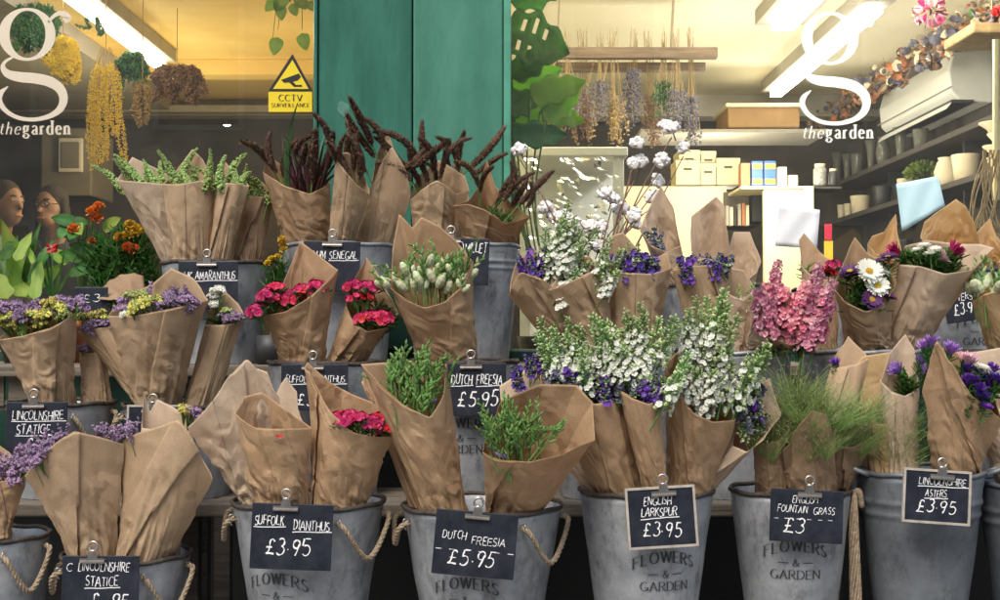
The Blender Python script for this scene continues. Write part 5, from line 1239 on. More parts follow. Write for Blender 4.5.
# small spot lamps glowing in the back
def spot(px, py, Y, s, label):
    r_ = thing('spot_lamp', label, 'lamp', P(px, py, Y), 'small round lamps at the back'); 
    m = MB(); m.lathe([(s*.6,0),(s,.004),(s*.9,s*.5),(s*.4,s*1.1)], (0,0,0), 'tube', 16); m.obj('bulb', r_)
    m = MB(); m.lathe([(s*1.05,.002),(s*1.1,s*.6),(s*.5,s*1.6),(.002,s*1.6)], (0,0,.002), 'black', 16, cap_bot=False); m.obj('shade', r_)
spot(227,126,7.6,.022,'tiny round lamp glowing above the green amaranthus'); spot(541,126,7.6,.018,'tiny round lamp glowing among the big leaves'); spot(710,134,7.6,.018,'tiny round lamp glowing over the cream boxes')

# ------------------------------------------------------------------ left room contents
def WB(m, px0, py0, px1, py1, Y, d, k):   # a box whose front spans these pixels at Y
    a = P(px0, py1, Y); b = P(px1, py0, Y); m.box((a.x, Y, a.z), (b.x, Y+d, b.z), k)
def finish(m, root, nm, bw=0, smooth=False):
    for q in range(len(m.v)): m.v[q] = tuple(Vector(m.v[q])-root.location)
    o = m.obj(nm, root, smooth)
    if bw: bevel(o, bw)
    return o
t = thing('reflection_block', 'grey brown framed block standing in for a street reflection behind the two people', 'reflection', P(68, 190, 7.0))  # solid block built in place of the street's reflection in the glass
m = MB(); WB(m, 40,128,92,196,7.0,.4,'wall_mid'); finish(m, t, 'carcass', .01)
m = MB(); WB(m, 58,138,82,172,6.97,.03,'trim_grey'); finish(m, t, 'raised_frame', .005)
m = MB(); WB(m, 61,142,79,168,6.962,.01,'wall_mid'); finish(m, t, 'inset_panel', .003)
t = thing('wall_shelf', 'long dim shelf high on the dark back wall, left window', 'shelf', P(140, 110, 8.2)); m = MB(); WB(m, -80,105,310,112,8.0,.10,'trim_grey'); finish(m, t, 'board', .004)
def hanging(label, px0, px1, y0, ymin, ymax, Y, n, k, thick, seed, group='dried bunches hanging inside'):
    r = random.Random(seed); top = P((px0+px1)/2, y0, Y); t = thing('hanging_bunch', label, 'dried flowers', top, group)
    m = MB(); zt = ZT-.01-top.z; m.tube([(0,0,0),(0,0,zt if top.z < ZT else .05)], .002, 'dried_stem', 4)
    for i in range(n):
        x = P(r.uniform(px0, px1), y0, Y).x-top.x; yb = P(500, r.uniform(ymin, ymax), Y).z-top.z
        pts = curve([Vector((x*.3,r.uniform(-.03,.03),0)), Vector((x*.8,r.uniform(-.04,.04),yb*.3)), Vector((x+r.uniform(-.01,.01),r.uniform(-.05,.05),yb*.7)), Vector((x+r.uniform(-.02,.02),r.uniform(-.05,.05),yb))], 12)
        m.tube(pts, .0012, 'dried_stem', 4)
        for j, p in enumerate(pts[8:]):
            for q in range(7): m.blob(p+rdir(r)*thick*r.uniform(.4,1.2), thick*r.uniform(.12,.34), k, d=rdir(r), st=1.5, rnd=.3)
            for q in range(4): m.petal(p, rdir(r), rdir(r), thick*r.uniform(.8,1.8), thick*.35, k, .3, .3)
    m.obj('flowers', t); return t
hanging('long yellow tassels of dried amaranthus hanging below the strip light', 88, 124, 48, 120, 172, 5.4, 18, 'dried_yellow', .009, 1)
hanging('bright yellow dried bunch hanging beside the white letter g, left window', 50, 76, 34, 60, 84, 5.2, 26, 'dried_yellow', .014, 2)
hanging('pale brown tassel bunch hanging right of the yellow tassels', 134, 151, 80, 100, 126, 5.6, 9, 'dried_stem', .013, 3)
hanging('dark purple dried bunch under the ceiling beam, left window', 152, 202, 64, 84, 104, 5.8, 26, 'dried_brown', .016, 4)
hanging('dark green dried bunch inside the bowl of the letter g, left window', 14, 56, 4, 26, 52, 5.0, 34, 'leaf_dark', .016, 5)
hanging('small dark eucalyptus sprig left of the strip light', 82, 104, 16, 24, 36, 5.2, 4, 'leaf_dark', .008, 6)
hanging('dim olive dried bunch above the pale tassel, left window', 118, 150, 52, 70, 92, 6.2, 18, 'leaf_dark', .016, 7)

def leaf_shape(m, base, d, up, L, W, k, holes=0, n=10, lobes=0):
    d = Vector(d).normalized(); up = Vector(up); up = (up-d*up.dot(d)).normalized(); w = d.cross(up); b = Vector(base); vs = []; fs = []
    for i in range(n+1):
        t = i/n; hw = W/2*1.75*(t**.42)*(max(0,1-t)**.75)*(1-.1*t)
        if lobes: hw *= 1+.16*sin(t*lobes*2*pi)
        for s in (-1,-.72,-.22,0,.22,.72,1): vs.append(b+d*(L*t)+w*hw*s+up*(-.12*L*t*t+abs(s)*.08*W))
    for i in range(n):
        for s in range(6):
            if holes and i in (4,7,10) and s in (1,4): continue
            fs.append((i*7+s, i*7+s+1, (i+1)*7+s+1, (i+1)*7+s))
    m.add(vs, fs, k)
t = thing('hanging_vine', 'trailing heart leaved vine hanging above the camera warning sticker', 'plant', P(290, 2, 3.9))
m = MB(); m.tube([(0,0,0),(0,0,.75)], .003, 'stem', 5); finish(MB(), t, 'x') if False else None
loc = t.location; st_ = m; 
for (px, py, L) in [(278,36,.055),(302,36,.05),(284,2,.06),(296,0,.06),(272,52,.0),(310,0,.05)]:
    p = P(px, py, 3.88)-loc; m.tube(curve([Vector((0,0,.06)), Vector((p.x*.8,.01,(p.z)*.3+.04)), p+Vector((0,0,.02))], 6), .0012, 'stem', 4)
m.obj('stems', t, True)
for (px, py, a, L) in [(278,38,-.2,.06),(302,34,.3,.058),(285,-4,-.6,.06),(298,-6,.5,.06),(276,0,-1,.05),(281,6,.1,.05),(292,4,.4,.045),(308,2,.9,.04)]:
    m = MB(); leaf_shape(m, P(px, py, 3.87)-loc, (sin(a),-.25,-1), (0,-1,-.2), L, L*.95, 'leaf_light', n=8); m.obj('leaf', t, True)

# ------------------------------------------------------------------ right room contents
YL = 3.78
t = thing('monstera', 'large leaved green plant with slit leaves just inside the right window', 'plant', P(540, 300, YL)); loc = t.location
ZP = loc.z
for i, (px, py, tx, ty, W, k, ho) in enumerate([(504,30,562,50,.22,'leaf_backmid',1),(508,0,560,-16,.16,'leaf_backmid',0),(510,78,550,48,.12,'leaf_backmid',0),(506,92,556,70,.13,'leaf_back',0),(530,98,580,82,.12,'leaf_back',0),(545,122,576,92,.10,'leaf_back',0),(540,112,580,120,.10,'leaf_back',0),(508,118,560,104,.13,'leaf_back',0),(510,136,562,134,.11,'leaf_backdark',0),(506,110,536,96,.12,'leaf_backmid',0)]):
    yo = YL+.02*(i%4)-.03; p = P(px, py, yo); q = P(tx, ty, yo+.03); d = q-p; m = MB(); leaf_shape(m, p-loc, d, (0.1,-1,.1), d.length*1.15, W*.95, k, ho, 18, 3); lf = m.obj('leaf', t, True)
    so = lf.modifiers.new('t','SOLIDIFY'); so.thickness = .0006
    m = MB(); m.tube(curve([Vector((.0+.01*i,.05,-.1)), (p-loc)*.5+Vector((-.02,.04,0)), p-loc+Vector((0,.002,0))], 8), .003, 'stem', 5); m.obj('leaf_stalk', t, True)
m = MB(); m.lathe([(.06,0),(.085,.14),(.09,.15),(.08,.15),(.078,.12),(.001,.12)], (0.02,.08,-.26), 'pot_dark', 24); m.obj('pot', t, True)
# hanging rack with drying bunches
t = thing('drying_rack', 'two weathered bars hung from a rope, with dried flowers upside down', 'rack', P(635, 55, 5.6))
for (x0,y0,x1,y1,Y) in [(544,47,718,58,5.5),(556,62,706,71,5.75)]:
    m = MB(); WB(m, x0,y0,x1,y1,Y,.05,'bar_wood'); finish(m, t, 'bar', .006)
m = MB()
for (px, pyt, w_) in [(674,-60,.006),(560,-60,.004)]:
    a = P(px, pyt, 5.62); b = P(px-3, 52, 5.62); m.tube([a, a.lerp(b,.5)+Vector((.005,0,0)), b], w_, 'rope', 6)
for q in range(len(m.v)): m.v[q] = tuple(Vector(m.v[q])-t.location)
m.obj('rope', t)
def dry_bunch(px, y0, y1, k, seed, wid=10, n=15, stems='dried_stem'):
    r = random.Random(seed); Y = 5.48+r.uniform(0,.35); top = P(px, 56, Y); t = thing('dried_bunch', DBL[seed], 'dried flowers', top, 'dried flowers on the rack')
    m = MB()
    for i in range(n):
        a = P(px+r.uniform(-wid*.45,wid*.45), r.uniform(26,46), Y+r.uniform(-.02,.02))-top; b = P(px+r.gauss(0,.75)*wid, r.uniform(y1-26,y1), Y+r.uniform(-.06,.06))-top
        pts = curve([a, a.lerp(b,.45)*.9, b], 14); m.tube(pts, .0012, stems, 4)
        zs = P(px, y0, Y).z-top.z
        for j, p in enumerate(pts):
            if p.z < zs:
                for q in range(3): m.blob(p+rdir(r)*.012, r.uniform(.002,.0055), k, d=rdir(r), st=1.7, rnd=.3)
    m.obj('flowers', t)
DBL = ['pale straw bunch at the left end of the drying rack','grey lavender bunch second along the drying rack','tan seed head bunch near the left of the drying rack','dark lavender bunch with long stems on the drying rack','straw coloured bunch hanging low in the middle of the rack','dense grey blue bunch, thickest on the drying rack','sparse brown bunch right of the thickest grey one','black green bunch hanging above the cotton bolls','small lavender bunch toward the right end of the rack','loose lavender sprig bunch, last on the right of the rack']
for i, (px, y0, y1, k, w) in enumerate([(556,100,146,'dried_stem',11),(568,90,130,'dried',8),(582,96,146,'dried_brown',12),(600,82,126,'dried',8),(612,100,148,'dried_stem',13),(634,70,128,'dried',8),(648,96,146,'dried_brown',10),(664,84,122,'leaf_dark',6),(676,92,126,'dried',7),(690,98,146,'dried',9)]): dry_bunch(px, y0, y1, k, i, w)
# white shelf with clear film under it
t = thing('display_counter', 'white topped display counter behind the cotton stems', 'counter', P(575, 240, 4.3)); m = MB(); WB(m, 516,147,628,156,4.3,.55,'plastic_white'); finish(m, t, 'top', .004)
m = MB(); WB(m, 520,156.5,530,420,4.32,.03,'plastic_white'); WB(m, 614,156.5,624,420,4.32,.03,'plastic_white'); WB(m, 530,158,614,420,4.80,.02,'note_white'); finish(m, t, 'legs', .002)
t = thing('cellophane_sheet', 'crumpled clear cellophane hanging below the white counter top', 'cellophane', P(575, 200, 4.15)); m = MB(); n = 26; vs = []
for j in range(n+1):
    for i in range(n+1):
        p = P(524+96*i/n, 157+82*j/n, 4.15); q = Vector((p.x*14, p.z*14, 3)); p.y += (ridge(q)*.5+ridge(q*2.3)*.25)*.05; vs.append(p-t.location)
m.add(vs, [(j*(n+1)+i, j*(n+1)+i+1, (j+1)*(n+1)+i+1, (j+1)*(n+1)+i) for j in range(n) for i in range(n)], 'cello'); m.obj('sheet', t)
# cupboard and boxes on the back
t = thing('cream_cupboard', 'pale yellow cupboard below the stacked cream boxes', 'cupboard', P(715, 300, 6.6)); m = MB(); WB(m, 620,186,727,420,6.6,.5,'lam_cream'); finish(m, t, 'carcass', .01)
m = MB(); WB(m, 724,192,760,226,6.58,.3,'wall_mid'); finish(m, t, 'open_niche', .006)
m = MB(); WB(m, 752,190,770,222,6.5,.08,'black'); finish(m, t, 'screen', .006)
bl = ['cream box on the cupboard, lower left of the stack','cream box on the cupboard, lower middle of the stack','cream box on the cupboard, lower right of the stack','cream box on the cupboard, upper left of the stack','cream box on the cupboard, upper middle of the stack']
for i, (x0,y0,x1,y1) in enumerate([(676,160,700,185),(700.6,163,716,185),(716.6,158,740,185),(679,150,700,159.6),(701,151,716,162.6)]):
    t = thing('storage_box', bl[i], 'box', P((x0+x1)/2, y1, 6.6), 'cream storage boxes'); m = MB(); WB(m, x0,y0+4,x1,y1,6.6+.02*i,.2,'box_cream'); finish(m, t, 'body', .004)
    m = MB(); WB(m, x0-.4,y0,x1+.4,y0+4.3,6.596+.02*i,.21,'box_cream'); finish(m, t, 'lid', .003)
    m = MB(); WB(m, (x0+x1)/2-4,y0+8,(x0+x1)/2+4,y0+10,6.592+.02*i,.004,'wall_mid'); finish(m, t, 'label_slot')
t = thing('wooden_crate', 'long brown wooden box high up under the ceiling, right window', 'crate', P(775, 128, 7.2)); m = MB(); WB(m, 728,106,800,128,7.2,.4,'box_brown'); finish(m, t, 'body', .01)
m = MB(); WB(m, 726,103,802,107,7.18,.44,'ceil_cream'); finish(m, t, 'lid', .005)
t = thing('wall_shelf', 'dim shelf board under the long brown wooden box', 'shelf', P(775,131,7.1)); m = MB(); WB(m, 640,129,830,133,7.1,.5,'trim_grey'); finish(m, t, 'board', .004)
# product shelf
t = thing('product_shelf', 'cream shelf unit holding small boxes, behind the white note', 'shelf', P(785, 187, 6.2)); m = MB(); WB(m, 741,186,814,189,6.2,.35,'lam_cream'); finish(m, t, 'board', .003)
m = MB(); WB(m, 765,190,806,420,6.2,.04,'lam_cream'); finish(m, t, 'side_panel', .004); m = MB(); WB(m, 807,187,814,420,6.18,.3,'lam_cream'); finish(m, t, 'upright', .004)
items = [(741,163,750,185,'terracotta','red brown packet at the left end of the product shelf'),(752,161,763,185,'blue','blue and yellow packet, left of its twin'),(764.5,161,776,185,'blue','blue and yellow packet, right of its twin'),(778,167,787,185,'box_cream','tall cream carton on the product shelf'),(788.5,175,798,185,'box_cream','low cream carton at the right end of the product shelf')]
for (x0,y0,x1,y1,k,lb) in items:
    t = thing('packet', lb, 'packet', P((x0+x1)/2, y1, 6.25), 'packets on the product shelf'); m = MB(); WB(m, x0,y0,x1,y1+.8,6.25,.07,k); finish(m, t, 'box', .003)
    if k == 'blue': m = MB(); WB(m, x0+.5,y0+3,x1-.5,y0+8,6.246,.003,'gold'); WB(m, x0+.5,y1-6,x1-.5,y1-1,6.246,.003,'gold'); finish(m, t, 'printed_band')
for (x0,y0,x1,y1,k,lb) in [(825,224,832,240,'magenta','pink tag beside the white note'),(824.5,241,833,260,'gold','yellow tag below the pink tag')]:
    t = thing('shelf_tag', lb, 'tag', P((x0+x1)/2,y1,5.4), 'coloured shelf tags'); m = MB(); WB(m, x0,y0,x1,y1,5.4,.006,k); finish(m, t, 'card', .001)
for (px, py, w_, hpx, lb) in [(820,186,13,22,'speckled grey jar right of the product shelf'),(833,186,9,17,'small dark jar beside the speckled grey one')]:
    q = P(px, py, 6.3); s_ = 6.3/F; t = thing('jar', lb, 'jar', q, 'jars on the back shelf'); m = MB(); r_ = w_*s_/2; h_ = hpx*s_
    m.lathe([(r_*.9,0),(r_,h_*.1),(r_,h_*.75),(r_*.75,h_*.85)], (0,0,0), 'zinc_jar' if w_ > 10 else 'pot_dark', 24, cap_top=True); m.obj('body', t, True)
    m = MB(); m.lathe([(r_*.8,h_*.851),(r_*.82,h_),(.001,h_*1.01)], (0,0,0), 'lam_cream', 24); m.obj('lid', t, True)
t = thing('wall_shelf', 'short dark shelf under the two jars', 'shelf', P(828, 188, 6.3)); m = MB(); WB(m, 815,186.5,842,189,6.22,.2,'wood_dark'); finish(m, t, 'board', .003)
t = thing('book_row', 'row of thin folders standing in the open niche of the cream cupboard', 'folders', P(738, 226, 6.5)); rr = random.Random(12)
for i, (x_, k_) in enumerate([(726,'trim_grey'),(730,'pot_cream'),(733.5,'wall_dark'),(738,'trim_grey'),(742,'terracotta'),(746,'box_cream')]):
    m = MB(); WB(m, x_, 203+rr.uniform(0,6), x_+3.2, 225.5, 6.5, .06, k_); finish(m, t, 'folder', .002)
# right wall shelves with pots and glass
XS = 2.2
def wall_shelf(z, label):
    t = thing('wall_shelf', label, 'shelf', (XS+.13, 6.2, z)); m = MB(); m.box((-.13,-1.75,-.03),(.13,2.2,0),'wood_dark'); bevel(m.obj('board', t), .004)
    for yy in (-1.2,0,1.2):
        m = MB(); m.box((-.02,yy,-.12),(.12,yy+.02,-.031),'pot_dark'); m.obj('bracket', t)
zA = ZC+XS*.435; zB = ZC+XS*.325; zC = ZC+XS*.19
wall_shelf(zA, 'upper dark shelf on the right wall with glassware'); wall_shelf(zB, 'middle dark shelf on the right wall with cream pots'); wall_shelf(zC, 'lower dark shelf on the right wall')
def pot(px, z, w, hpx, prof, k, label, nm='pot', cat='pot', group='pots on the wall shelf', parts=None):
    x = XS+.08; Y = x*F/(px-500); s = Y/F; r = w*s/2; h = hpx*s
    t = thing(nm, label, cat, (x, Y, z), group); m = MB()
    pr = [(r*a, h*b) for a, b in prof]; ins = [(max(.001, q-.012*1), zz) for q, zz in pr[::-1][:2]]
    m.lathe(pr+ins, (0,0,.0), k, 28); m.obj('body', t, True)
    return t, r, h
bowl = [(.6,0),(.9,.4),(1,.85),(1.0,1)]; jar = [(.6,0),(.95,.3),(1,.55),(.75,.85),(.6,.92),(.72,1)]; cyl = [(.8,0),(.88,.5),(.98,.9),(1.0,1)]; flute = [(.5,0),(.55,.3),(.7,.7),(1,1)]
dish = [(.3,0),(.35,.5),(1,.8),(1,1)]
pot(948,zB,25,30,jar,'pot_cream','cream bulbous vase on the middle wall shelf'); pot(967,zB,28,27,cyl,'pot_cream','wide cream plant pot, nearest on the middle wall shelf'); pot(906,zB,16,22,cyl,'pot_cream','small cream pot left of the bushy green plant')
t, r, h = pot(924,zB,18,12,cyl,'pot_cream','low pot carrying a bushy pale green plant')
m = MB(); rr = random.Random(3)
for i in range(420):
    d = rdir(rr, -.1); c = Vector((d.x*.09, d.y*.07, h+.05+d.z*.055))*rr.uniform(.8,1.05); m.petal(c, d+rdir(rr)*.5, rdir(rr), .018, .014, 'leaf_light' if rr.random()<.6 else 'bud', .2, .6)
m.obj('foliage', t)
pot(861,zB,20,19,cyl,'pot_cream','cream straight sided pot far along the middle wall shelf'); pot(883,zB,19,22,cyl,'pot_dark','black straight sided pot on the middle wall shelf'); pot(849,zB,9,15,cyl,'pot_cream','narrow cream pot, second from the far end'); pot(842,zB,8,16,cyl,'pot_cream','narrow cream pot at the far end of the shelf'); pot(876,zB+.001+22*.006,17,6,dish,'pot_dark','dark shallow dish resting behind the black pot') if False else None
for i, (px, w, hh, pr, lb) in enumerate([(838,12,34,flute,'tall clear glass vase at the far end of the upper shelf'),(848,11,28,flute,'clear flared glass vase, second from the far end'),(858,13,24,cyl,'clear tumbler vase in the middle of the upper shelf'),(872,12,32,flute,'tall flared glass vase right of the tumbler'),(884,14,30,jar,'round necked clear glass vase on the upper shelf'),(902,16,32,flute,'clear glass vase nearest to the air conditioner'),(922,16,22,cyl,'wide clear glass cylinder under the air conditioner')]):
    pot(px, zA, w, hh, pr, 'clear_glass', lb, 'glass_vase', 'glass vase', 'glass vases on the upper shelf')
for (px, w, hh, k, lb) in [(818,12,14,'pot_cream','speckled cream pot on the lower wall shelf'),(806,11,12,'pot_dark','dark pot at the far end of the lower wall shelf'),(905,16,14,'pot_dark','dark pot on the lower wall shelf behind the blue note')]: pot(px, zC, w, hh, cyl, k, lb)
t = thing('stacked_dishes', 'stack of cream dishes and bowls at the right edge above the pots', 'dishes', (2.25, 5.62, zB+.001))
for i, (r, z) in enumerate([(.06,0),(.07,.055),(.05,.11),(.085,.16)]):
    m = MB(); m.lathe([(r*.5,z),(r*.6,z+.02),(r,z+.045),(r*1.02,z+.05),(r*.9,z+.046),(.001,z+.025)], (0,0,0), 'pot_cream', 28); m.obj('dish', t, True)
# air conditioner on the right wall
t = thing('air_conditioner', 'white wall mounted air conditioner under the sloping ceiling edge', 'air conditioner', (2.455, 6.75, 2.30)); 
m = MB(); prof = [(0,.02),(-.17,.03),(-.215,.075),(-.225,.18),(-.20,.275),(0,.29)]
vs = []
for y in (-.56,.58): vs += [(x, y, z) for x, z in prof]
n = len(prof); m.add(vs, [tuple(range(n)), tuple(n+i for i in range(n))[::-1]]+[(i, n+i, n+(i+1)%n, (i+1)%n) for i in range(n)], 'plastic_white'); bevel(m.obj('casing', t), .012, 3)
m = MB(); m.box((-.212,-.56,.018),(-.10,.56,.034),'pot_dark'); m.obj('air_outlet', t)
m = MB(); m.add([(-.20,-.56,.03),(-.235,-.56,-.012),(-.235,.56,-.012),(-.20,.56,.03)], [(0,1,2,3)], 'plastic_white'); so = m.obj('louvre', t); sm = so.modifiers.new('t','SOLIDIFY'); sm.thickness = .004
m = MB(); m.box((-.229,-.60,.092),(-.220,.60,.095),'trim_grey'); m.obj('seam', t)
# dried garland along the ceiling edge
t = thing('dried_garland', 'garland of dried roses and seed heads strung along the ceiling edge, right window', 'dried garland', (2.05, 7.0, 2.55)); rr = random.Random(9)
m = MB()
for i in range(300):
    u = rr.random(); px = 800+ (1000-800)*u**.8; Yd = 2.08*F/(px-500); c = Vector((2.08+rr.uniform(-.06,.06), Yd+rr.uniform(-.1,.1), 2.55+rr.uniform(-.07,.06))); k = rr.choice(['dried_brown','dried_brown','dried','pot_cream','terracotta'])
    if rr.random() < .5: floret(m, c-t.location, rdir(rr), .03, k, 6, None, .7, rr)
    else: m.blob(c-t.location, rr.uniform(.008,.022), k, rnd=.3)
for i in range(90):
    c = Vector((2.08, rr.uniform(5.3,8.0), 2.55))-t.location; m.tube([c, c+rdir(rr)*.10], .0014, 'dried_stem', 4)
m.obj('flowers', t)
m = MB(); m.tube([Vector((2.08,5.2,2.60))-t.location, Vector((2.08,8.05,2.60))-t.location], .004, 'rope', 6); m.obj('cord', t)
t = thing('wicker_tray', 'yellow wicker tray with a red bloom at the upper right corner', 'tray', P(992, 24, 4.6)); m = MB(); a = MB(); WB(a, 972,22,1040,33,4.6,.3,'dried_stem'); finish(a, t, 'tray', .01)
rr = random.Random(5); m = MB()
for i in range(26): floret(m, P(rr.uniform(966,1030), rr.uniform(14,22), 4.62)-t.location, rdir(rr, 0), .022, rr.choice(['dried_brown','leaf','dried']), 5, None, .5, rr)
m.obj('dried_flowers', t); m = MB(); 
for i in range(14): floret(m, P(998+rr.uniform(-4,4), 12+rr.uniform(-3,3), 4.55)-t.location, rdir(rr, -.2), .016, 'red', 6, None, .6, rr)
m.obj('red_bloom', t)
m = MB(); m.tube([(0,0,.03), (0,0,2.7-t.location.z)], .003, 'rope', 5); m.obj('cord', t)
t = thing('hanging_bloom', 'magenta dried bloom hanging head down at the top of the right window', 'dried flower', P(930, 8, 4.3)); m = MB(); rr = random.Random(6)
for i in range(60):
    d = rdir(rr); m.petal(d*.03+Vector((0,0,-.01)), d+rdir(rr)*.4, rdir(rr), .03, .024, 'pink' if rr.random()<.35 else ('magenta' if rr.random()<.4 else 'dried_brown'), .3, .9)
m.tube([(0,0,.02), (0,0,2.7-t.location.z)], .002, 'rope', 5); m.obj('bloom', t)
t = thing('trailing_dried_stems', 'pale trailing stems down the right edge of the window', 'dried stems', P(992, 150, 4.0)); m = MB(); rr = random.Random(8)
for i in range(16):
    a = P(986+rr.uniform(-4,14), 150, 4.0); b = P(976+rr.uniform(-8,26), 228, 4.0); m.tube([q-t.location for q in curve([a, a.lerp(b,.5)+Vector((rr.uniform(-.03,.03),0,0)), b], 8)], .0022, 'dried_stem', 4)
m.tube([P(996,40,4.02)-t.location, P(996,200,4.02)-t.location], .012, 'lam_cream', 8); m.obj('stems', t)
# notes taped inside the glass
def note(label, q, k):
    c = P(sum(p[0] for p in q)/4, sum(p[1] for p in q)/4, YG-.016); t = thing('paper_note', label, 'note', c, 'paper notes on the glass'); m = MB(); n = 8; vs = []
    for j in range(n+1):
        for i in range(n+1):
            u = i/n; v = j/n; x = (q[0][0]*(1-u)+q[1][0]*u)*(1-v)+(q[3][0]*(1-u)+q[2][0]*u)*v; y = (q[0][1]*(1-u)+q[1][1]*u)*(1-v)+(q[3][1]*(1-u)+q[2][1]*u)*v
            vs.append(P(x, y, YG-.016+.006*sin(u*5+v*3)**2)-c)
    m.add(vs, [(j*(n+1)+i, j*(n+1)+i+1, (j+1)*(n+1)+i+1, (j+1)*(n+1)+i) for j in range(n) for i in range(n)], k); o = m.obj('sheet', t, True); s = o.modifiers.new('t','SOLIDIFY'); s.thickness = .0004
note('white paper note stuck to the right window', [(779,204),(820,210),(817,249),(775,246)], 'note_white')
note('pale blue paper note stuck to the right window', [(896,184),(938,176),(945,206),(902,232)], 'note_blue')

# ------------------------------------------------------------------ plants standing left of the display
def plant(label, px, py, Y, nm='potted_plant', potk='terracotta', rp=.055, hp=.09):
    b = P(px, py, Y); t = thing(nm, label, 'potted plant', (b.x, b.y, SHELF_TOP), 'potted plants on the top step')
    m = MB(); m.lathe([(rp*.72,0),(rp*.95,hp*.8),(rp*1.06,hp*.8),(rp*1.06,hp),(rp*.95,hp),(rp*.93,hp*.85),(.001,hp*.85)], (0,0,0), potk, 28); m.obj('pot', t, True)
    return t
t = plant('plant with big lime green arum leaves at the far left', 22, 300, 3.12, hp=.06, potk='pot_dark')
L = t.location
for i, (bx,by,tx,ty,W,k) in enumerate([(22,292,6,226,.06,'leaf_light'),(24,290,34,226,.05,'leaf'),(22,296,60,266,.05,'leaf_light'),(14,292,-16,240,.07,'leaf_light'),(10,290,18,246,.055,'leaf_light'),(30,284,50,240,.04,'leaf'),(4,280,-6,228,.06,'leaf'),(26,298,4,268,.055,'leaf_light'),(34,300,40,262,.04,'leaf_light'),(16,262,30,232,.035,'leaf_light'),(2,262,16,234,.04,'leaf'),(36,262,20,240,.035,'leaf_light'),(8,300,-8,270,.06,'leaf_light')]):
    p = P(bx,by,3.12-.01*i); q = P(tx,ty,3.06+.02*(i%4)); m = MB(); leaf_shape(m, p-L, q-p, (R.uniform(-.8,.8),-1,R.uniform(-.2,.9)), (q-p).length*1.1, W, k, lobes=2); m.obj('leaf', t, True)
t = plant('slender plant with one red tipped flower among dark blades', 52, 300, 3.10, hp=.06, potk='pot_dark'); L = t.location
rr = random.Random(5)
for (tx,ty) in [(24,232),(38,240),(66,240),(78,252),(46,236),(60,262)]:
    m = MB(); p = P(52,302,3.1)-L; q = P(tx,ty,3.08)-L; m.quadstrip(curve([p, p.lerp(q,.5)+Vector((rr.uniform(-.01,.01),0,.01)), q], 8), [.009*(1-i/18) for i in range(17)], 'leaf_dark' if tx<60 else 'leaf'); o = m.obj('blade', t, True)
m = MB(); p = P(52,248,3.07)-L; m.tube([P(53,300,3.1)-L, p], .0016, 'stem', 5)
for i in range(26): m.petal(p+rdir(rr)*.004, rdir(rr), rdir(rr), .013, .011, 'red' if i<20 else 'pale_pink', .4, .8)
m.obj('bloom', t)
t = plant('orange flowered plant with broad leaves in a terracotta pot', 82, 298, 3.16, hp=.11, rp=.05); L = t.location
for i,(px,py) in enumerate([(92,213),(97,219),(99,208),(74,230),(92,242)]): place_flower('marigold_orange', t, P(px,py,3.13), .85 if py<235 else .6, (rr.uniform(-.3,.3),-.5,.8))
for i in range(16):
    p = P(rr.uniform(68,104), rr.uniform(222,270), 3.15); m = MB(); a = rr.uniform(0,6); leaf_shape(m, p-L, (cos(a),-.4,sin(a)*.6+.3), (0,-1,.4), .06, .045, rr.choice(['leaf','leaf','leaf_light'])); m.obj('leaf', t, True)
m = MB()
for i in range(9): q = P(rr.uniform(72,100), rr.uniform(218,236), 3.15)-L; m.tube(curve([Vector((0,0,.09)), q.lerp(Vector((0,0,.09)),.5)+Vector((rr.uniform(-.01,.01),0,0)), q], 5), .0018, 'stem', 5)
m.obj('stems', t)
t = plant('feathery leaved marigold plant with yellow heads in a terracotta pot', 124, 298, 3.12, hp=.08, rp=.05); L = t.location
for (px,py) in [(130,226),(136,230),(128,236),(138,232),(128,248),(134,250),(120,238)]: place_flower('marigold_yellow' if py<244 else 'marigold_orange', t, P(px,py,3.08), .8, (rr.uniform(-.3,.3),-.5,.8))
for i in range(64):
    p = P(118+rr.uniform(-24,34), 264+rr.uniform(-40,32), 3.12+rr.uniform(-.04,.05)); place_flower('leafy', t, p, rr.uniform(.8,1.4), (rr.uniform(-.6,.6), rr.uniform(-.6,.2), 1))
t = thing('yellow_flower_pot', 'little yellow freesia bunch between the green amaranthus bucket and the dianthus', 'plant', (P(279,300,3.12).x, 3.0, SHELF_TOP), 'potted plants on the top step'); L = t.location
m = MB(); m.lathe([(.03,0),(.035,.07),(.033,.07),(.03,.06),(.001,.06)], (0,0,0), 'pot_dark', 20); m.obj('pot', t, True)
for (px,py) in [(282,240),(283,246),(272,260),(278,258),(284,250),(268,264)]: place_flower('marigold_yellow', t, P(px,py,2.98), .55)
for (px,py) in [(276,268),(282,272),(270,272),(280,262),(286,276)]: place_flower('leafy', t, P(px,py,3.0), 1.2)
m = MB(); m.tube([Vector((0,0,.06)), P(280,250,2.99)-L], .002, 'stem', 5); m.obj('stem', t)
t = thing('paper_wrap_bundle', 'low rumpled brown wrap lying between the pots and the amaranthus bucket', 'wrap', P(122, 290, 2.99)); rr = random.Random(2); m = MB(); n = 20; vs = []
for j in range(n+1):
    for i in range(n+1):
        u = i/n; v = j/n; p = P(100+u*44, 290-11*sin(u*2.6)*(1-v)+v*12-6*u*(1-v), 2.97+.09*(1-v)); e = ridge(Vector((p.x*25,p.z*25,1)))*.006; vs.append(p+Vector((0,-e,e))-t.location)
m.add(vs, [(j*(n+1)+i, j*(n+1)+i+1, (j+1)*(n+1)+i+1, (j+1)*(n+1)+i) for j in range(n) for i in range(n)], PAPER[3]); o = m.obj('sheet', t, True); s = o.modifiers.new('t','SOLIDIFY'); s.thickness = .0007
for k_,(px,py) in enumerate([(86,268),(78,262)]): pass

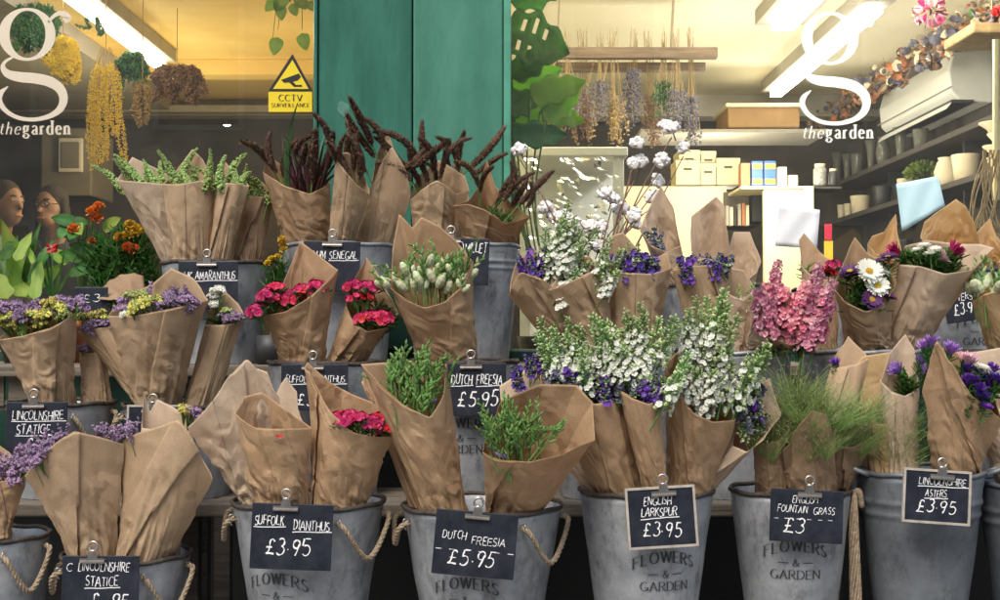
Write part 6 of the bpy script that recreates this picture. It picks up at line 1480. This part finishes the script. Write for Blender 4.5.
# ------------------------------------------------------------------ two solid figures standing in for passersby reflected in the left glass
def capsule(m, a, b, ra, rb, k, n=12, seg=5):
    a = Vector(a); b = Vector(b); pts = [a.lerp(b, i/seg) for i in range(seg+1)]; m.tube(pts, [ra+(rb-ra)*i/seg for i in range(seg+1)], k, n)
    m.blob(a, ra*1.02, k); m.blob(b, rb*1.02, k)
def sph(m, c, rx, ry, rz, k, n=20):
    vs = []; fs = []; c = Vector(c)
    for j in range(n//2+1):
        for i in range(n):
            t_ = pi*j/(n//2); a = 2*pi*i/n; vs.append((c.x+rx*sin(t_)*cos(a), c.y+ry*sin(t_)*sin(a), c.z+rz*cos(t_)))
    for j in range(n//2):
        for i in range(n): fs.append((j*n+i, (j+1)*n+i, (j+1)*n+(i+1)%n, j*n+(i+1)%n))
    m.add(vs, fs, k)
def remesh(o, v=.012, sm=2):
    r = o.modifiers.new('remesh', 'REMESH'); r.mode = 'VOXEL'; r.voxel_size = v; r.use_smooth_shade = True
    s = o.modifiers.new('smooth', 'SMOOTH'); s.factor = .5; s.iterations = sm
def person(label, px, py, Y, yaw, tilt, woman=False):
    hc = P(px, py, Y); H = hc.z-.25+.105; s = H/1.80
    t = thing('person', label, 'person', (hc.x, hc.y, .25), 'solid stand-ins for reflected passersby'); t.rotation_euler = (0,0,yaw); t.scale = (s,s,s)
    # local frame: facing -Y; 1.80 tall
    m = MB(); sk = 'skin'
    hz = 1.68; hy = -.03-.05*tilt
    sph(m, (0,hy,hz+.015), .076, .095, .105, sk); sph(m, (0,hy-.035,hz-.055), .052, .06, .06, sk)      # skull, jaw
    capsule(m, (0,hy-.090,hz+.015), (0,hy-.112,hz-.022), .009, .014, sk)                              # nose
    for sx in (-1,1):
        sph(m, (sx*.078,hy+.005,hz-.005), .010, .020, .030, sk, 10); sph(m, (sx*.03,hy-.078,hz+.022), .022, .014, .010, sk, 10)
    sph(m, (0,hy-.088,hz-.062), .024, .012, .009, sk, 10)
    capsule(m, (0,.01,1.45), (0,hy+.01,hz-.05), .056, .052, sk)
    sh = .165 if woman else .185
    sph(m, (0,.01,1.30), sh, .105, .19, sk); sph(m, (0,.01,1.06), .135, .095, .17, sk); sph(m, (0,.015,.93), .16, .11, .12, sk)
    for sx in (-1,1):
        capsule(m, (sx*sh,.01,1.40), (sx*(sh+.03),.02,1.12), .050, .040, sk); capsule(m, (sx*(sh+.03),.02,1.12), (sx*(sh-.02),-.16,.93), .038, .026, sk)
        hx = sx*(sh-.025); sph(m, (hx,-.20,.915), .020, .045, .035, sk, 12)
        for f in range(4): capsule(m, (hx-.018*0+(-.024+.016*f)*.9,-.235,.915), (hx+(-.024+.016*f)*.9,-.285+.006*abs(f-1.5),.895), .0082, .0068, sk, 8, 3)
        capsule(m, (hx-sx*.02,-.19,.91), (hx-sx*.045,-.235,.90), .010, .008, sk, 8, 3)
        capsule(m, (sx*.085,.01,.90), (sx*.09,.0,.49), .082, .052, sk); capsule(m, (sx*.09,.0,.49), (sx*.095,.03,.09), .052, .034, sk)
        capsule(m, (sx*.095,.04,.045), (sx*.105,-.13,.035), .042, .032, sk)
    b = m.obj('body', t); remesh(b, .010)
    m = MB(); k = 'cloth_black' if woman else 'cloth_grey'
    sph(m, (0,.01,1.30), sh+.02, .125, .20, k); sph(m, (0,.01,1.06), .155, .115, .18, k); sph(m, (0,.015,.93), .175, .125, .12, k)
    for sx in (-1,1): capsule(m, (sx*sh,.01,1.40), (sx*(sh+.03),.02,1.12), .066, .054, k); capsule(m, (sx*(sh+.03),.02,1.12), (sx*(sh-.015),-.13,.945), .050, .038, k)
    capsule(m, (0,.02,1.42), (0,.01,1.47), .10, .07, k)
    remesh(m.obj('jacket', t), .012)
    m = MB()
    sph(m, (0,.015,.90), .175, .122, .10, 'denim')
    for sx in (-1,1): capsule(m, (sx*.085,.01,.88), (sx*.09,.0,.49), .095, .068, 'denim'); capsule(m, (sx*.09,.0,.49), (sx*.095,.03,.11), .066, .055, 'denim')
    remesh(m.obj('trousers', t), .012)
    m = MB()
    for sx in (-1,1): capsule(m, (sx*.095,.045,.045), (sx*.105,-.14,.04), .052, .042, 'black')
    remesh(m.obj('shoes', t), .010)
    m = MB(); k = 'hair' if woman else 'hair_grey'
    sph(m, (0,hy+.018,hz+.040), .086, .098, .098, k)
    if woman:
        sph(m, (0,hy+.06,hz-.05), .085, .055, .14, k)
        for sx in (-1,1): capsule(m, (sx*.072,hy,hz+.05), (sx*.085,hy+.015,hz-.15), .026, .022, k)
    o = m.obj('hair', t); remesh(o, .008, 1)
    m = MB()
    for sx in (-1,1):
        sph(m, (sx*.030,hy-.0885,hz+.018), .0105, .006, .0035, 'plastic_white', 10); sph(m, (sx*.030,hy-.0925,hz+.018), .0048, .0035, .0036, 'black', 8)
        m.tube([(sx*.046,hy-.082,hz+.040),(sx*.030,hy-.091,hz+.045),(sx*.014,hy-.089,hz+.040)], .0035, k, 6)
    m.tube([(-.022,hy-.097,hz-.062),(0,hy-.101,hz-.063),(.022,hy-.097,hz-.062)], .004, 'terracotta', 6)
    m.obj('eyes_and_brows', t)
    if woman:
        m = MB()
        for sx in (-1,1):
            m.tube([(sx*.030+cos(a)*.024, hy-.103, hz+.016+sin(a)*.019) for a in [2*pi*i/18 for i in range(19)]], .0022, 'black', 6, cap=False); m.tube([(sx*.054,hy-.102,hz+.02),(sx*.082,hy-.0,hz+.02)], .002, 'black', 6)
        m.tube([(-.007,hy-.104,hz+.02),(.007,hy-.104,hz+.02)], .002, 'black', 6); m.obj('glasses', t)
person('man with short hair in a grey top, seen from the side at the left edge', -1, 204, 6.3, radians(62), .6)
person('woman with long dark hair and glasses in black, beside the man', 57, 208, 6.6, radians(-14), .6, True)

# ------------------------------------------------------------------ street behind the camera (lights and reflects in the glass)
m = MB(); m.box((-60,-60,-.30),(60,60,-.16),'paving'); struct(m.obj('ground'))
m = MB(); m.box((-30,-2.2,-.159),(30,3.5,-.002),'paving'); struct(m.obj('pavement'))
m = MB(); m.box((-30,-8.0,-.159),(30,-2.36,-.13),'asphalt'); struct(m.obj('road'))
m = MB(); m.box((-30,-2.355,-.159),(30,-2.205,0.0),'kerb'); struct(m.obj('kerb'))
root = thing('opposite_building', 'pale stone building across the street', 'building', (0,-11,-.15))
m = MB(); m.box((-16,-.4,0),(16,0,7.5),'stone'); m.obj('wall', root)
for i in range(10):
    for j in range(2):
        x = -14+i*3.0; z = 1.0+j*3.2
        m = MB(); m.box((x,.002,z),(x+1.3,.04,z+1.9),'plastic_white'); w = m.obj('window', root)
        m = MB(); m.box((x+.08,.041,z+.08),(x+1.22,.05,z+1.82),'dark_glass'); m.obj('pane', w)
m = MB(); m.box((-16.2,-.5,7.5),(16.2,.15,7.75),'paving'); m.obj('cornice', root)

# ------------------------------------------------------------------ light
w = bpy.data.worlds.new('World'); sc.world = w; w.use_nodes = True; nt = w.node_tree
sky = nt.nodes.new('ShaderNodeTexSky'); sky.sky_type = 'NISHITA'; sky.sun_disc = False
EL, AZ = radians(52), radians(200)
sky.sun_elevation = EL; sky.sun_rotation = AZ; sky.air_density = 1.6; sky.dust_density = 3.5
nt.links.new(sky.outputs[0], nt.nodes['Background'].inputs[0]); nt.nodes['Background'].inputs[1].default_value = .13
sd = bpy.data.lights.new('sun', 'SUN'); sd.energy = 1.1; sd.angle = radians(25); sd.color = (1,.95,.88)
so = bpy.data.objects.new('sun', sd); COL.objects.link(so)
dirv = Vector((sin(AZ)*cos(EL), cos(AZ)*cos(EL), sin(EL))); so.rotation_euler = dirv.to_track_quat('Z','Y').to_euler()
sc.view_settings.view_transform = 'Standard'; sc.view_settings.look = 'None'; sc.view_settings.gamma = 1; sc.view_settings.exposure = .80
sc.render.engine = 'CYCLES'; sc.cycles.max_bounces = 8; sc.cycles.transparent_max_bounces = 12; sc.cycles.diffuse_bounces = 4
sc.render.resolution_x = 1024; sc.render.resolution_y = 614
